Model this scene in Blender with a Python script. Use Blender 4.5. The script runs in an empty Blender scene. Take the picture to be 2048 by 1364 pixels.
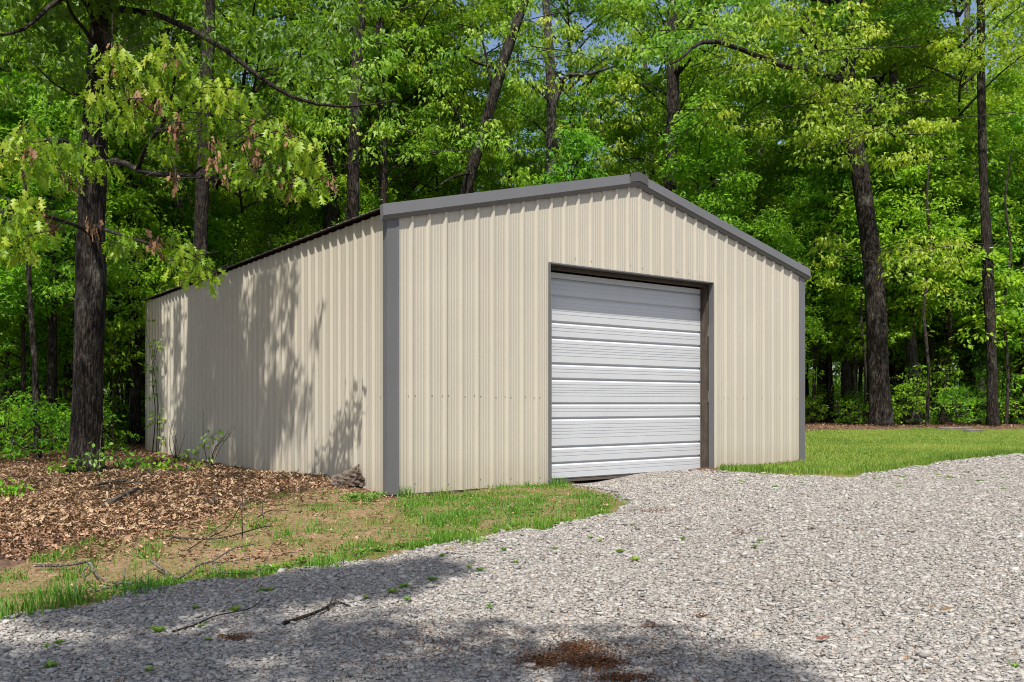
import bpy, math, random
import numpy as np
from mathutils import Vector, Matrix
R = math.radians
random.seed(7)
rng = np.random.default_rng(11)
scene = bpy.context.scene
col = scene.collection

# ------------------------------------------------------------------ camera
F, HY, CX, CH = 1734.0, 808.0, 1024.0, 1.029      # focal length and horizon measured on the 2048 px photograph
cam = bpy.data.cameras.new("camera"); camo = bpy.data.objects.new("camera", cam); col.objects.link(camo)
cam.sensor_width = 36.0; cam.lens = F / 2048 * 36.0
cam.shift_y = (HY - 682.0) / 2048
cam.clip_start = 0.05; cam.clip_end = 1500
camo.location = (0, 0, CH); camo.rotation_euler = (R(90), 0, 0)
scene.camera = camo

# ------------------------------------------------------------------ sun and sky
SUN_EL, SUN_AZ = 60.0, (-0.085, -0.9964)              # horizontal direction towards the sun
w = bpy.data.worlds.new("World"); scene.world = w; w.use_nodes = True
nt = w.node_tree; nt.nodes.clear()
sky = nt.nodes.new("ShaderNodeTexSky"); sky.sky_type = 'NISHITA'; sky.sun_disc = False
sky.sun_elevation = R(SUN_EL); sky.sun_rotation = math.atan2(SUN_AZ[0], SUN_AZ[1])
sky.air_density = 1.0; sky.dust_density = 2.2; sky.ozone_density = .9
bg = nt.nodes.new("ShaderNodeBackground"); bg.inputs[1].default_value = 0.12
out = nt.nodes.new("ShaderNodeOutputWorld")
nt.links.new(sky.outputs[0], bg.inputs[0]); nt.links.new(bg.outputs[0], out.inputs[0])
S = Vector((SUN_AZ[0] * math.cos(R(SUN_EL)), SUN_AZ[1] * math.cos(R(SUN_EL)), math.sin(R(SUN_EL)))).normalized()
sl = bpy.data.lights.new("sun", 'SUN'); sl.energy = 4.8; sl.angle = R(0.53); sl.color = (1.0, 0.955, 0.88)
so = bpy.data.objects.new("sun", sl); col.objects.link(so)
so.rotation_euler = S.to_track_quat('Z', 'Y').to_euler()
scene.view_settings.view_transform = 'Standard'; scene.view_settings.look = 'None'
scene.view_settings.exposure = 0.48; scene.view_settings.gamma = 1.0
scene.cycles.max_bounces = 7; scene.cycles.diffuse_bounces = 4; scene.cycles.glossy_bounces = 2
scene.cycles.transmission_bounces = 4; scene.cycles.transparent_max_bounces = 4
scene.cycles.filter_width = 1.0
scene.cycles.caustics_reflective = False; scene.cycles.caustics_refractive = False

# ------------------------------------------------------------------ small helpers
def sm(a, b, x):
    t = np.clip((np.asarray(x, float) - a) / (b - a), 0, 1); return t * t * (3 - 2 * t)

def vnoise(x, y, seed=0):
    x = np.asarray(x, float); y = np.asarray(y, float)
    xi = np.floor(x).astype(np.int64); yi = np.floor(y).astype(np.int64)
    fx = x - xi; fy = y - yi; fx = fx * fx * (3 - 2 * fx); fy = fy * fy * (3 - 2 * fy)
    def hsh(a, b):
        n = (a * 374761393 + b * 668265263 + seed * 1442695041) & 0xffffffff
        n = ((n ^ (n >> 13)) * 1274126177) & 0xffffffff
        return ((n ^ (n >> 16)) & 0xffff) / 65535.0
    return (hsh(xi, yi) * (1 - fx) + hsh(xi + 1, yi) * fx) * (1 - fy) + (hsh(xi, yi + 1) * (1 - fx) + hsh(xi + 1, yi + 1) * fx) * fy

def fbm(x, y, seed=0, o=4):
    s = 0; a = .5
    for i in range(o):
        s = s + a * vnoise(np.asarray(x) * 2 ** i + 13.7 * i, np.asarray(y) * 2 ** i - 7.1 * i, seed + i); a *= .5
    return s / (1 - .5 ** o)

def bumpat(x, y, cx, cy, r, hgt):
    return hgt * np.exp(-((x - cx) ** 2 + (y - cy) ** 2) / (r * r))

def ground_h(x, y):
    x = np.asarray(x, float); y = np.asarray(y, float)
    z = 0.42 * np.clip((y - 11.5) / 12.5, 0, 1.0) * sm(-0.5, 5.0, x)
    z = z + 0.015 * np.clip(y - 26, 0, 60)
    z = z - 0.13 * sm(8.5, 3.0, y)
    z = z + bumpat(x, y, -2.3, 11.0, 1.3, .07) + bumpat(x, y, -1.1, 10.0, .6, -.045) + bumpat(x, y, -.6, 10.2, .5, -.04)
    z = z + bumpat(x, y, 1.0, 11.7, .85, -.085) + bumpat(x, y, 3.2, 13.0, .5, .02)
    far = sm(14, 24, y) * sm(200, 60, y)
    z = z + (fbm(x * .35, y * .35, 3) - .5) * (.07 + .15 * far) * sm(-40, 4, y)
    return z

def ground_px(px, py):
    k = (py - HY) / F; y = CH / k
    for _ in range(14):
        y = .5 * y + .5 * (CH - float(ground_h((px - CX) / F * y, y))) / k
    x = (px - CX) / F * y
    return np.array([x, y, float(ground_h(x, y))])

def PZ(px, py, Z):
    return np.array([(px - CX) / F * Z, Z, CH + (HY - py) / F * Z])

def in_poly(x, y, poly):
    x = np.asarray(x); y = np.asarray(y); inside = np.zeros(x.shape, bool); n = len(poly); j = n - 1
    for i in range(n):
        xi, yi = poly[i]; xj, yj = poly[j]
        c = ((yi > y) != (yj > y)) & (x < (xj - xi) * (y - yi) / ((yj - yi) + 1e-12) + xi)
        inside ^= c; j = i
    return inside

def mesh_np(name, V, F_, mat=None, mats=None, midx=None, smooth=False, attrs=None):
    """V (n,3); F_ (m,k) array or a list of such arrays"""
    me = bpy.data.meshes.new(name)
    V = np.ascontiguousarray(V, np.float32)
    Fs = F_ if isinstance(F_, list) else [F_]
    Fs = [np.asarray(f, np.int32) for f in Fs if len(f)]
    me.vertices.add(len(V)); me.vertices.foreach_set('co', V.ravel())
    nl = sum(f.size for f in Fs); nf = sum(len(f) for f in Fs)
    me.loops.add(nl); me.polygons.add(nf)
    me.loops.foreach_set('vertex_index', np.concatenate([f.ravel() for f in Fs]))
    tot = np.concatenate([np.full(len(f), f.shape[1], np.int32) for f in Fs])
    st = np.concatenate([[0], np.cumsum(tot)[:-1]]).astype(np.int32)
    me.polygons.foreach_set('loop_start', st)
    if smooth: me.polygons.foreach_set('use_smooth', np.ones(nf, bool))
    if midx is not None: me.polygons.foreach_set('material_index', np.asarray(midx, np.int32))
    if attrs:
        for k, a in attrs.items():
            at = me.attributes.new(k, 'FLOAT', 'POINT'); at.data.foreach_set('value', np.ascontiguousarray(a, np.float32))
    me.update(calc_edges=True); me.validate()
    for m in (mats or ([mat] if mat else [])): me.materials.append(m)
    return me

def link(name, me, parent=None, loc=(0, 0, 0), rotz=0):
    o = bpy.data.objects.new(name, me); col.objects.link(o)
    o.location = loc; o.rotation_euler = (0, 0, rotz)
    if parent: o.parent = parent
    return o

def tag(o, label=None, cat=None, group=None, kind=None):
    if label: o['label'] = label
    if cat: o['category'] = cat
    if group: o['group'] = group
    if kind: o['kind'] = kind
    return o

def thing(name, label, cat, loc=(0, 0, 0), rotz=0, group=None):
    return tag(link(name, None, None, loc, rotz), label, cat, group)

class MB:
    def __init__(s): s.V = []; s.F = []; s.M = []; s.n = 0
    def add(s, V, faces, m=0):
        V = np.asarray(V, float).reshape(-1, 3)
        for f in faces: s.F.append([i + s.n for i in f]); s.M.append(m)
        s.V.append(V); s.n += len(V); return s
    def box(s, x0, x1, y0, y1, z0, z1, m=0, rot=None, at=(0, 0, 0)):
        V = np.array([[x, y, z] for z in (z0, z1) for y in (y0, y1) for x in (x0, x1)], float)
        if rot is not None: V = V @ np.array(rot.to_3x3()).T
        V = V + np.array(at)
        return s.add(V, [(0, 2, 3, 1), (4, 5, 7, 6), (0, 1, 5, 4), (2, 6, 7, 3), (0, 4, 6, 2), (1, 3, 7, 5)], m)
    def tube(s, P, rad, n=8, m=0, cap=True, noise=0.0, ridges=0, seed=0):
        P = np.asarray(P, float); k = len(P)
        rad = np.broadcast_to(np.asarray(rad, float), (k,)) if np.ndim(rad) == 0 or len(np.atleast_1d(rad)) == k else np.interp(np.linspace(0, 1, k), np.linspace(0, 1, len(rad)), rad)
        T = np.gradient(P, axis=0); T /= np.linalg.norm(T, axis=1)[:, None] + 1e-9
        up = np.array([0, 1, 0.]) if abs(T[0][2]) > .8 else np.array([0, 0, 1.])
        a = np.cross(T[0], up); a /= np.linalg.norm(a)
        th = np.linspace(0, 2 * np.pi, n, endpoint=False); V = []
        for i in range(k):
            a = a - T[i] * a.dot(T[i]); a /= np.linalg.norm(a) + 1e-9; b = np.cross(T[i], a)
            r = rad[i] * np.ones(n)
            if noise: r = r * (1 + noise * (vnoise(np.cos(th) * 2 + 5 + i * .35, np.sin(th) * 2 + 5 + seed, seed) - .5) * 2)
            if ridges: r = r * (1 + .07 * (vnoise(th * ridges / 6.283, np.full(n, i * .55), seed + 3) - .5) * 2)
            V.append(P[i] + np.outer(np.cos(th) * r, a) + np.outer(np.sin(th) * r, b))
        fs = []
        for i in range(k - 1):
            for j in range(n):
                jn = (j + 1) % n; fs.append((i * n + j, i * n + jn, (i + 1) * n + jn, (i + 1) * n + j))
        if cap: fs.append(tuple(range(n - 1, -1, -1))); fs.append(tuple((k - 1) * n + j for j in range(n)))
        return s.add(np.concatenate(V), fs, m)
    def mesh(s, name, mats, smooth=False):
        me = bpy.data.meshes.new(name)
        me.from_pydata(np.concatenate(s.V).tolist(), [], s.F)
        for m in (mats if isinstance(mats, (list, tuple)) else [mats]): me.materials.append(m)
        me.polygons.foreach_set('material_index', s.M)
        if smooth: me.polygons.foreach_set('use_smooth', [True] * len(s.F))
        me.update(); return me
    def build(s, name, mats, parent=None, smooth=False, loc=(0, 0, 0), rotz=0):
        return link(name, s.mesh(name, mats, smooth), parent, loc, rotz)

def smooth_path(pts, n):
    pts = np.asarray(pts, float)
    if len(pts) == 2: return pts[0] + np.linspace(0, 1, n)[:, None] * (pts[1] - pts[0])
    P = np.vstack([2 * pts[0] - pts[1], pts, 2 * pts[-1] - pts[-2]]); m = len(pts) - 1; o = []
    for u in np.linspace(0, m, n):
        i = min(int(u), m - 1); t = u - i; a, b, c, d = P[i], P[i + 1], P[i + 2], P[i + 3]
        o.append(.5 * (2 * b + (c - a) * t + (2 * a - 5 * b + 4 * c - d) * t * t + (3 * b - a - 3 * c + d) * t ** 3))
    return np.array(o)

# ------------------------------------------------------------------ materials
def mat(name):
    m = bpy.data.materials.new(name); m.use_nodes = True; t = m.node_tree
    return m, t, t.nodes['Principled BSDF'], t.nodes['Material Output']
def N(t, kind, **kw):
    n = t.nodes.new(kind)
    for k, v in kw.items():
        if k in n.inputs: n.inputs[k].default_value = v
        else: setattr(n, k, v)
    return n
def ramp(t, src, stops):
    r = t.nodes.new('ShaderNodeValToRGB'); e = r.color_ramp.elements
    while len(e) < len(stops): e.new(.5)
    for q, (p, c) in zip(e, stops): q.position = p; q.color = (*c, 1) if len(c) == 3 else c
    t.links.new(src, r.inputs[0]); return r
def coords(t, scale=(1, 1, 1), kind='Object'):
    c = t.nodes.new('ShaderNodeTexCoord'); m = t.nodes.new('ShaderNodeMapping'); m.inputs['Scale'].default_value = scale
    t.links.new(c.outputs[kind], m.inputs[0]); return m.outputs[0]
def noise(t, vec, scale, detail=4, rough=.6):
    n = t.nodes.new('ShaderNodeTexNoise'); n.inputs['Scale'].default_value = scale
    n.inputs['Detail'].default_value = detail; n.inputs['Roughness'].default_value = rough
    t.links.new(vec, n.inputs['Vector']); return n
def mix(t, a, b, f, mode='MIX'):
    n = t.nodes.new('ShaderNodeMix'); n.data_type = 'RGBA'; n.blend_type = mode
    for s, v in ((n.inputs[0], f), (n.inputs[6], a), (n.inputs[7], b)):
        if hasattr(v, 'links'): t.links.new(v, s)
        elif isinstance(v, (tuple, list)): s.default_value = (*v, 1) if len(v) == 3 else v
        else: s.default_value = v
    return n.outputs[2]
def bump(t, src, dist, strength=1.0, prev=None):
    b = t.nodes.new('ShaderNodeBump'); b.inputs['Distance'].default_value = dist; b.inputs['Strength'].default_value = strength
    t.links.new(src, b.inputs['Height'])
    if prev: t.links.new(prev, b.inputs['Normal'])
    return b.outputs[0]

def painted(name, c, rough=.42, var=.05, streak=True, dirt=(.30, .24, .17), dirt_z=.45):
    m, t, p, o = mat(name)
    v = coords(t, (1, 1, .5)); n = noise(t, v, 1.1, 3)
    lo = tuple(x * (1 - var * 1.6) for x in c); hi = tuple(min(1, x * (1 + var)) for x in c)
    c1 = ramp(t, n.outputs[0], [(.3, lo), (.7, hi)]).outputs[0]
    if dirt_z:
        g = t.nodes.new('ShaderNodeTexCoord'); s = t.nodes.new('ShaderNodeSeparateXYZ'); t.links.new(g.outputs['Object'], s.inputs[0])
        n2 = noise(t, coords(t, (5, 5, 2)), 3, 6)
        mr = N(t, 'ShaderNodeMapRange'); mr.inputs['From Min'].default_value = dirt_z; mr.inputs['From Max'].default_value = -.05
        t.links.new(s.outputs[2], mr.inputs['Value'])
        mm = N(t, 'ShaderNodeMath', operation='MULTIPLY'); t.links.new(mr.outputs[0], mm.inputs[0]); t.links.new(n2.outputs[0], mm.inputs[1])
        m2 = N(t, 'ShaderNodeMath', operation='MULTIPLY'); t.links.new(mm.outputs[0], m2.inputs[0]); m2.inputs[1].default_value = .8
        c1 = mix(t, c1, dirt, m2.outputs[0])
    t.links.new(c1, p.inputs['Base Color'])
    p.inputs['Roughness'].default_value = rough; p.inputs['Specular IOR Level'].default_value = .35
    n3 = noise(t, coords(t, (1.5, 1.5, .6)), 2.0, 2)
    t.links.new(bump(t, n3.outputs[0], .012, .7), p.inputs['Normal'])
    return m
M_wall = painted('beige_paint', (.45, .413, .335), var=.025)
M_trim = painted('charcoal_paint', (.128, .127, .129), rough=.4, dirt_z=0)
M_white = painted('white_door_paint', (.51, .52, .53), rough=.4, dirt_z=0, var=.02)
M_screw = painted('screw_metal', (.22, .2, .17), rough=.4, dirt_z=0)
M_seal = painted('door_seal', (.10, .08, .065), rough=.7, dirt_z=0)
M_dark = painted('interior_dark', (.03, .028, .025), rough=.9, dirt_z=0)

def wood(name, a, b, scale=(14, 14, 1.2)):
    m, t, p, o = mat(name)
    n = noise(t, coords(t, scale), 3, 8, .7)
    n2 = noise(t, coords(t, (2, 2, 2)), 3, 3)
    c = ramp(t, n.outputs[0], [(.3, a), (.7, b)]).outputs[0]
    c = mix(t, c, tuple(x * .6 for x in a), n2.outputs[0])
    t.links.new(c, p.inputs['Base Color']); p.inputs['Roughness'].default_value = .85
    t.links.new(bump(t, n.outputs[0], .01, .8), p.inputs['Normal']); return m
M_post = wood('weathered_brown_timber', (.045, .032, .022), (.16, .12, .085))
M_stump = wood('weathered_grey_wood', (.075, .055, .042), (.26, .20, .155), (20, 3, 20))
M_timber = wood('grey_timber', (.12, .10, .085), (.32, .28, .24), (2, 14, 14))

def bark(name, a, b, lich, scale=1.0):
    m, t, p, o = mat(name)
    v = coords(t, (1, 1, .16)); n = noise(t, v, 26 * scale, 7, .65)
    vo = t.nodes.new('ShaderNodeTexVoronoi'); vo.feature = 'F1'; vo.inputs['Scale'].default_value = 34 * scale
    wv = noise(t, coords(t, (1, 1, .5)), 9, 3)
    vv = t.nodes.new('ShaderNodeVectorMath'); vv.operation = 'MULTIPLY_ADD'
    t.links.new(wv.outputs['Color'], vv.inputs[0]); vv.inputs[1].default_value = (.08, .08, .05); t.links.new(v, vv.inputs[2])
    t.links.new(vv.outputs[0], vo.inputs['Vector'])
    c = ramp(t, vo.outputs['Distance'], [(.1, b), (.62, a)]).outputs[0]
    c = mix(t, c, ramp(t, n.outputs[0], [(.3, (.5, .5, .5)), (.7, (1.25, 1.25, 1.25))]).outputs[0], .8, 'MULTIPLY')
    n2 = noise(t, coords(t, (1, 1, .6)), 3.2, 6, .7)
    f = ramp(t, n2.outputs[0], [(.52, (0, 0, 0)), (.68, (.75, .75, .75))]).outputs[0]
    c = mix(t, c, lich, f)
    t.links.new(c, p.inputs['Base Color']); p.inputs['Roughness'].default_value = .9
    p.inputs['Specular IOR Level'].default_value = .2
    h = N(t, 'ShaderNodeMath', operation='SUBTRACT'); t.links.new(n.outputs[0], h.inputs[0]); t.links.new(vo.outputs['Distance'], h.inputs[1])
    t.links.new(bump(t, h.outputs[0], .035, 1.0), p.inputs['Normal']); return m
M_bark = bark('furrowed_bark', (.012, .009, .007), (.070, .055, .042), (.12, .11, .09))
M_barkg = bark('pale_grey_bark', (.04, .035, .03), (.15, .132, .112), (.22, .21, .185), 1.3)
M_twig = bark('twig_bark', (.035, .028, .02), (.13, .105, .08), (.20, .18, .14), 2.0)
M_stick = bark('fallen_stick_bark', (.13, .105, .085), (.38, .33, .27), (.44, .41, .36), 2.0)

def leafmat(name, stops, transl=.38, rough=.42, objvar=.22, gloss=.35):
    m, t, p, o = mat(name)
    at = t.nodes.new('ShaderNodeAttribute'); at.attribute_name = 'tint'
    c = ramp(t, at.outputs['Fac'], stops).outputs[0]
    oi = t.nodes.new('ShaderNodeObjectInfo')
    hs = t.nodes.new('ShaderNodeHueSaturation'); t.links.new(c, hs.inputs['Color'])
    mr = N(t, 'ShaderNodeMapRange'); t.links.new(oi.outputs['Random'], mr.inputs['Value'])
    mr.inputs['To Min'].default_value = 1 - objvar; mr.inputs['To Max'].default_value = 1 + objvar
    t.links.new(mr.outputs[0], hs.inputs['Value'])
    mr2 = N(t, 'ShaderNodeMapRange'); t.links.new(oi.outputs['Random'], mr2.inputs['Value'])
    mr2.inputs['To Min'].default_value = .525; mr2.inputs['To Max'].default_value = .478
    t.links.new(mr2.outputs[0], hs.inputs['Hue'])
    t.links.new(hs.outputs[0], p.inputs['Base Color'])
    p.inputs['Roughness'].default_value = rough; p.inputs['Specular IOR Level'].default_value = gloss
    tr = t.nodes.new('ShaderNodeBsdfTranslucent')
    tc = mix(t, hs.outputs[0], (.9, 1.1, .2), 1.0, 'MULTIPLY')
    g = t.nodes.new('ShaderNodeGamma'); g.inputs[1].default_value = .72; t.links.new(tc, g.inputs[0])
    t.links.new(g.outputs[0], tr.inputs[0])
    ms = t.nodes.new('ShaderNodeMixShader'); ms.inputs[0].default_value = transl
    t.links.new(p.outputs[0], ms.inputs[1]); t.links.new(tr.outputs[0], ms.inputs[2]); t.links.new(ms.outputs[0], o.inputs[0])
    return m
M_leaf = leafmat('woodland_leaves', [(0, (.055, .13, .010)), (.4, (.15, .28, .018)), (.8, (.29, .43, .035)), (1, (.45, .52, .08))], transl=.5, rough=.5, gloss=.25)
M_oakleaf = leafmat('oak_leaves', [(0, (.04, .115, .010)), (.4, (.15, .30, .018)), (.8, (.32, .46, .035)), (1, (.52, .56, .10))], transl=.48, rough=.45, objvar=.04, gloss=.35)
M_under = leafmat('understory_leaves', [(0, (.06, .16, .010)), (.5, (.16, .35, .02)), (1, (.32, .55, .045))], transl=.5, rough=.5, gloss=.25)
M_dead = leafmat('dead_oak_leaves', [(0, (.12, .06, .03)), (.5, (.26, .15, .085)), (1, (.42, .28, .17))], transl=.12, rough=.8, objvar=.0, gloss=.1)
M_litter = leafmat('leaf_litter', [(0, (.065, .032, .02)), (.35, (.18, .092, .056)), (.7, (.31, .18, .12)), (1, (.48, .32, .225))], transl=.05, rough=.85, objvar=0, gloss=.15)
M_grass = leafmat('grass_blades', [(0, (.06, .15, .012)), (.5, (.15, .29, .025)), (.85, (.27, .38, .05)), (1, (.42, .38, .15))], transl=.3, rough=.5, objvar=0)
M_lawn = leafmat('lawn_blades', [(0, (.09, .19, .02)), (.5, (.245, .37, .055)), (.85, (.40, .45, .10)), (1, (.54, .47, .22))], transl=.3, rough=.5, objvar=0)
M_weed = leafmat('weed_leaves', [(0, (.04, .11, .014)), (.5, (.10, .21, .025)), (1, (.20, .33, .045))], transl=.3, rough=.45, objvar=.1)

def stone_mat():
    m, t, p, o = mat('limestone_chips')
    at = t.nodes.new('ShaderNodeAttribute'); at.attribute_name = 'tint'
    c = ramp(t, at.outputs['Fac'], [(0, (.15, .14, .128)), (.15, (.235, .22, .20)), (.45, (.315, .295, .268)), (.75, (.385, .36, .328)), (.93, (.49, .46, .42)), (1, (.38, .31, .24))]).outputs[0]
    n = noise(t, coords(t, (1, 1, 1)), 60, 4); c = mix(t, c, ramp(t, n.outputs[0], [(.3, (.75, .74, .73)), (.7, (1.1, 1.1, 1.1))]).outputs[0], .7, 'MULTIPLY')
    t.links.new(c, p.inputs['Base Color']); p.inputs['Roughness'].default_value = .85; p.inputs['Specular IOR Level'].default_value = .25
    t.links.new(bump(t, n.outputs[0], .004, .6), p.inputs['Normal']); return m
M_stone = stone_mat()

def gravel_base():
    m, t, p, o = mat('gravel_bed')
    v = coords(t)
    vo = t.nodes.new('ShaderNodeTexVoronoi'); vo.inputs['Scale'].default_value = 34; t.links.new(v, vo.inputs['Vector'])
    s = t.nodes.new('ShaderNodeSeparateColor'); t.links.new(vo.outputs['Color'], s.inputs[0])
    c = ramp(t, s.outputs[0], [(0, (.10, .09, .08)), (.4, (.18, .165, .147)), (.8, (.26, .24, .212)), (1, (.33, .305, .27))]).outputs[0]
    n = noise(t, v, 5, 5); c = mix(t, c, (.20, .15, .11), ramp(t, n.outputs[0], [(.45, (0, 0, 0)), (.75, (.6, .6, .6))]).outputs[0])
    t.links.new(c, p.inputs['Base Color']); p.inputs['Roughness'].default_value = .95
    t.links.new(bump(t, vo.outputs['Distance'], .03, -1.0), p.inputs['Normal']); return m
M_gbed = gravel_base()

def ground_mat():
    m, t, p, o = mat('forest_soil')
    v = coords(t)
    n1 = noise(t, v, 1.3, 6, .65); n2 = noise(t, v, 22, 6, .7); n3 = noise(t, v, .8, 5, .7); n4 = noise(t, v, 90, 3, .7)
    dirt = ramp(t, n2.outputs[0], [(.28, (.12, .07, .04)), (.5, (.29, .185, .11)), (.72, (.46, .33, .22))]).outputs[0]
    moss = ramp(t, n4.outputs[0], [(.3, (.07, .085, .018)), (.7, (.21, .20, .05))]).outputs[0]
    a = t.nodes.new('ShaderNodeAttribute'); a.attribute_name = 'green'
    f = N(t, 'ShaderNodeMath', operation='ADD'); t.links.new(a.outputs['Fac'], f.inputs[0]); t.links.new(n1.outputs[0], f.inputs[1])
    fr = ramp(t, f.outputs[0], [(.60, (0, 0, 0)), (.95, (.85, .85, .85))]).outputs[0]
    c = mix(t, dirt, moss, fr)
    b = t.nodes.new('ShaderNodeAttribute'); b.attribute_name = 'litter'
    lit = ramp(t, n2.outputs[0], [(.3, (.05, .03, .02)), (.5, (.13, .08, .052)), (.7, (.22, .14, .095))]).outputs[0]
    c = mix(t, c, lit, b.outputs['Fac'])
    t.links.new(c, p.inputs['Base Color']); p.inputs['Roughness'].default_value = .95; p.inputs['Specular IOR Level'].default_value = .15
    nb = bump(t, n2.outputs[0], .03, .8); t.links.new(bump(t, n4.outputs[0], .012, .8, nb), p.inputs['Normal']); return m
M_ground = ground_mat()

# ------------------------------------------------------------------ ground outlines (measured on the photograph, laid out on the ground)
gp = lambda L: [tuple(ground_px(a, b)[:2]) for a, b in L]
GRAVEL = gp([(0, 1252), (220, 1198), (420, 1166), (640, 1142), (700, 1124), (900, 1086), (1100, 1056), (1225, 1026), (1262, 1010), (1235, 990), (1180, 978), (1135, 971)]) \
    + [(.45, 11.5), (2.2, 12.8)] + gp([(1408, 944), (1432, 942), (1500, 949), (1600, 955), (1700, 957), (1800, 940), (1900, 922), (2048, 910)]) \
    + [(30, 17.2), (30, -20), (-30, -20), (-30, 2.0)] + gp([(-500, 1420)])
GRASS_A = gp([(640, 1140), (700, 1100), (790, 1055), (800, 1010), (796, 990), (900, 982), (1000, 973), (1098, 964), (1140, 970), (1185, 980), (1240, 992), (1264, 1011), (1225, 1028), (1100, 1060), (900, 1090), (700, 1128)])
GRASS_B = gp([(-300, 1330), (-300, 1270), (0, 1215), (220, 1172), (420, 1146), (640, 1126), (700, 1100), (760, 1110), (640, 1148), (420, 1172), (220, 1204), (0, 1258)])
LAWN = gp([(1432, 938), (1610, 924), (1612, 864), (1700, 861), (1800, 860), (2048, 859), (2400, 858)]) + [(30, 24.3), (30, 17.2)] + gp([(2048, 911), (1900, 924), (1800, 942), (1700, 959), (1600, 957), (1500, 951), (1440, 944)])
DIRT = gp([(-400, 1240), (0, 1140), (200, 1080), (400, 1040), (520, 1000), (640, 975), (740, 985), (830, 1010), (790, 1055), (640, 1130), (420, 1160), (0, 1250), (-400, 1330)])

def in_gravel(x, y, wob=.10):
    dx = (vnoise(x * 3.1, y * 3.1, 21) - .5) * wob * 2; dy = (vnoise(x * 3.1 + 9, y * 3.1, 22) - .5) * wob * 2
    return in_poly(x + dx, y + dy, GRAVEL)

# shed frame
C0 = np.array([-1.407, 9.8]); EX = np.array([.806, .592]); EY = np.array([-.592, .806]); SW, SD = 7.76, 10.9
def shed_local(x, y):
    dx = x - C0[0]; dy = y - C0[1]; return dx * EX[0] + dy * EX[1], dx * EY[0] + dy * EY[1]
def in_shed(x, y, m=0.0):
    a, b = shed_local(x, y); return (a > -m) & (a < SW + m) & (b > -m) & (b < SD + m)

# ------------------------------------------------------------------ ground sheet
def grid_axis(lo, hi, a, b, fine, coarse_n):
    f = np.arange(a, b, fine); l = a - np.geomspace(fine, a - lo, coarse_n)[::-1]; r = b + np.geomspace(fine, hi - b, coarse_n)
    return np.concatenate([l, f, r])
def sheet(name, xs, ys, zoff, mat_, attrs=False, keep=None):
    X, Y = np.meshgrid(xs, ys); Z = ground_h(X, Y) + zoff(X, Y)
    V = np.stack([X, Y, Z], -1).reshape(-1, 3); nx = len(xs); ny = len(ys)
    i = np.arange(nx * ny).reshape(ny, nx)
    Fq = np.stack([i[:-1, :-1], i[:-1, 1:], i[1:, 1:], i[1:, :-1]], -1).reshape(-1, 4)
    if keep is not None:
        cx = V[Fq][:, :, 0].mean(1); cy = V[Fq][:, :, 1].mean(1); k = keep(cx, cy); Fq = Fq[k]
        u = np.unique(Fq); re = np.zeros(len(V), int); re[u] = np.arange(len(u)); V = V[u]; Fq = re[Fq]
    at = None
    if attrs:
        x, y = V[:, 0], V[:, 1]
        g = np.maximum(in_poly(x, y, GRASS_A) * .35, in_poly(x, y, LAWN) * .45) + in_poly(x, y, GRASS_B) * .25 + in_poly(x, y, DIRT) * .27
        li = 1 - np.maximum.reduce([in_poly(x, y, DIRT), in_poly(x, y, GRASS_A), in_poly(x, y, GRASS_B), in_poly(x, y, LAWN)]).astype(float)
        a = np.zeros(len(x)); at = {'green': g, 'litter': li}
    return mesh_np(name, V, Fq, mat_, smooth=True, attrs=at)
g_me = sheet('ground', grid_axis(-320, 320, -10, 14, .10, 26), grid_axis(-120, 420, 2, 30, .10, 26),
             lambda x, y: -.02 * in_poly(x, y, GRAVEL), M_ground, True)
tag(link('ground', g_me), kind='structure')
def gmask(x, y, rad=.13):
    m = in_gravel(x, y).astype(float)
    for a in range(8): m = m + in_gravel(x + rad * math.cos(a * .785), y + rad * math.sin(a * .785))
    return m / 9
gr_me = sheet('gravel_drive', np.arange(-12, 16, .08), np.arange(-6, 19, .08),
              lambda x, y: (lambda m: (.012 + .03 * (fbm(x * 1.3, y * 1.3, 8) - .3)) * m - .05 * (1 - m))(np.clip(gmask(x, y) * 1.8, 0, 1)), M_gbed, False, lambda x, y: (gmask(x, y, .22) > 0) & ~in_shed(x, y, -.5))
tag(link('gravel_drive', gr_me), kind='structure')

# ------------------------------------------------------------------ the shed
EH, PITCH = 3.26, .2445                              # roof surface height over the wall line at the eave, and slope
def roof_z(s): return EH + PITCH * np.minimum(s, SW - s)
shed = thing('metal_shed', 'beige ribbed metal shed with charcoal trim and white roll up door', 'shed', (C0[0], C0[1], 0), math.atan2(EX[1], EX[0]))

def rib_profile(L, first, pitch=.2286):
    pts = {0.0: 0.0, L: 0.0}
    k = first - pitch * math.ceil(first / pitch)
    while k < L + pitch:
        for d, h in ((-.036, 0), (-.012, .027), (.012, .027), (.022, 0)): pts[k + d] = h
        for c in (.0762, .1143, .1524):
            for d, h in ((-.013, 0), (-.005, .0032), (.005, .0032), (.013, 0)): pts[k + c + d] = h
        k += pitch
    xs = sorted(p for p in pts if 0 <= p <= L)
    xs = np.array(xs); ds_ = np.array([pts[x] for x in xs]); ds_[(xs < .15) | (xs > L - .15)] = 0
    return xs, ds_

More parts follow.
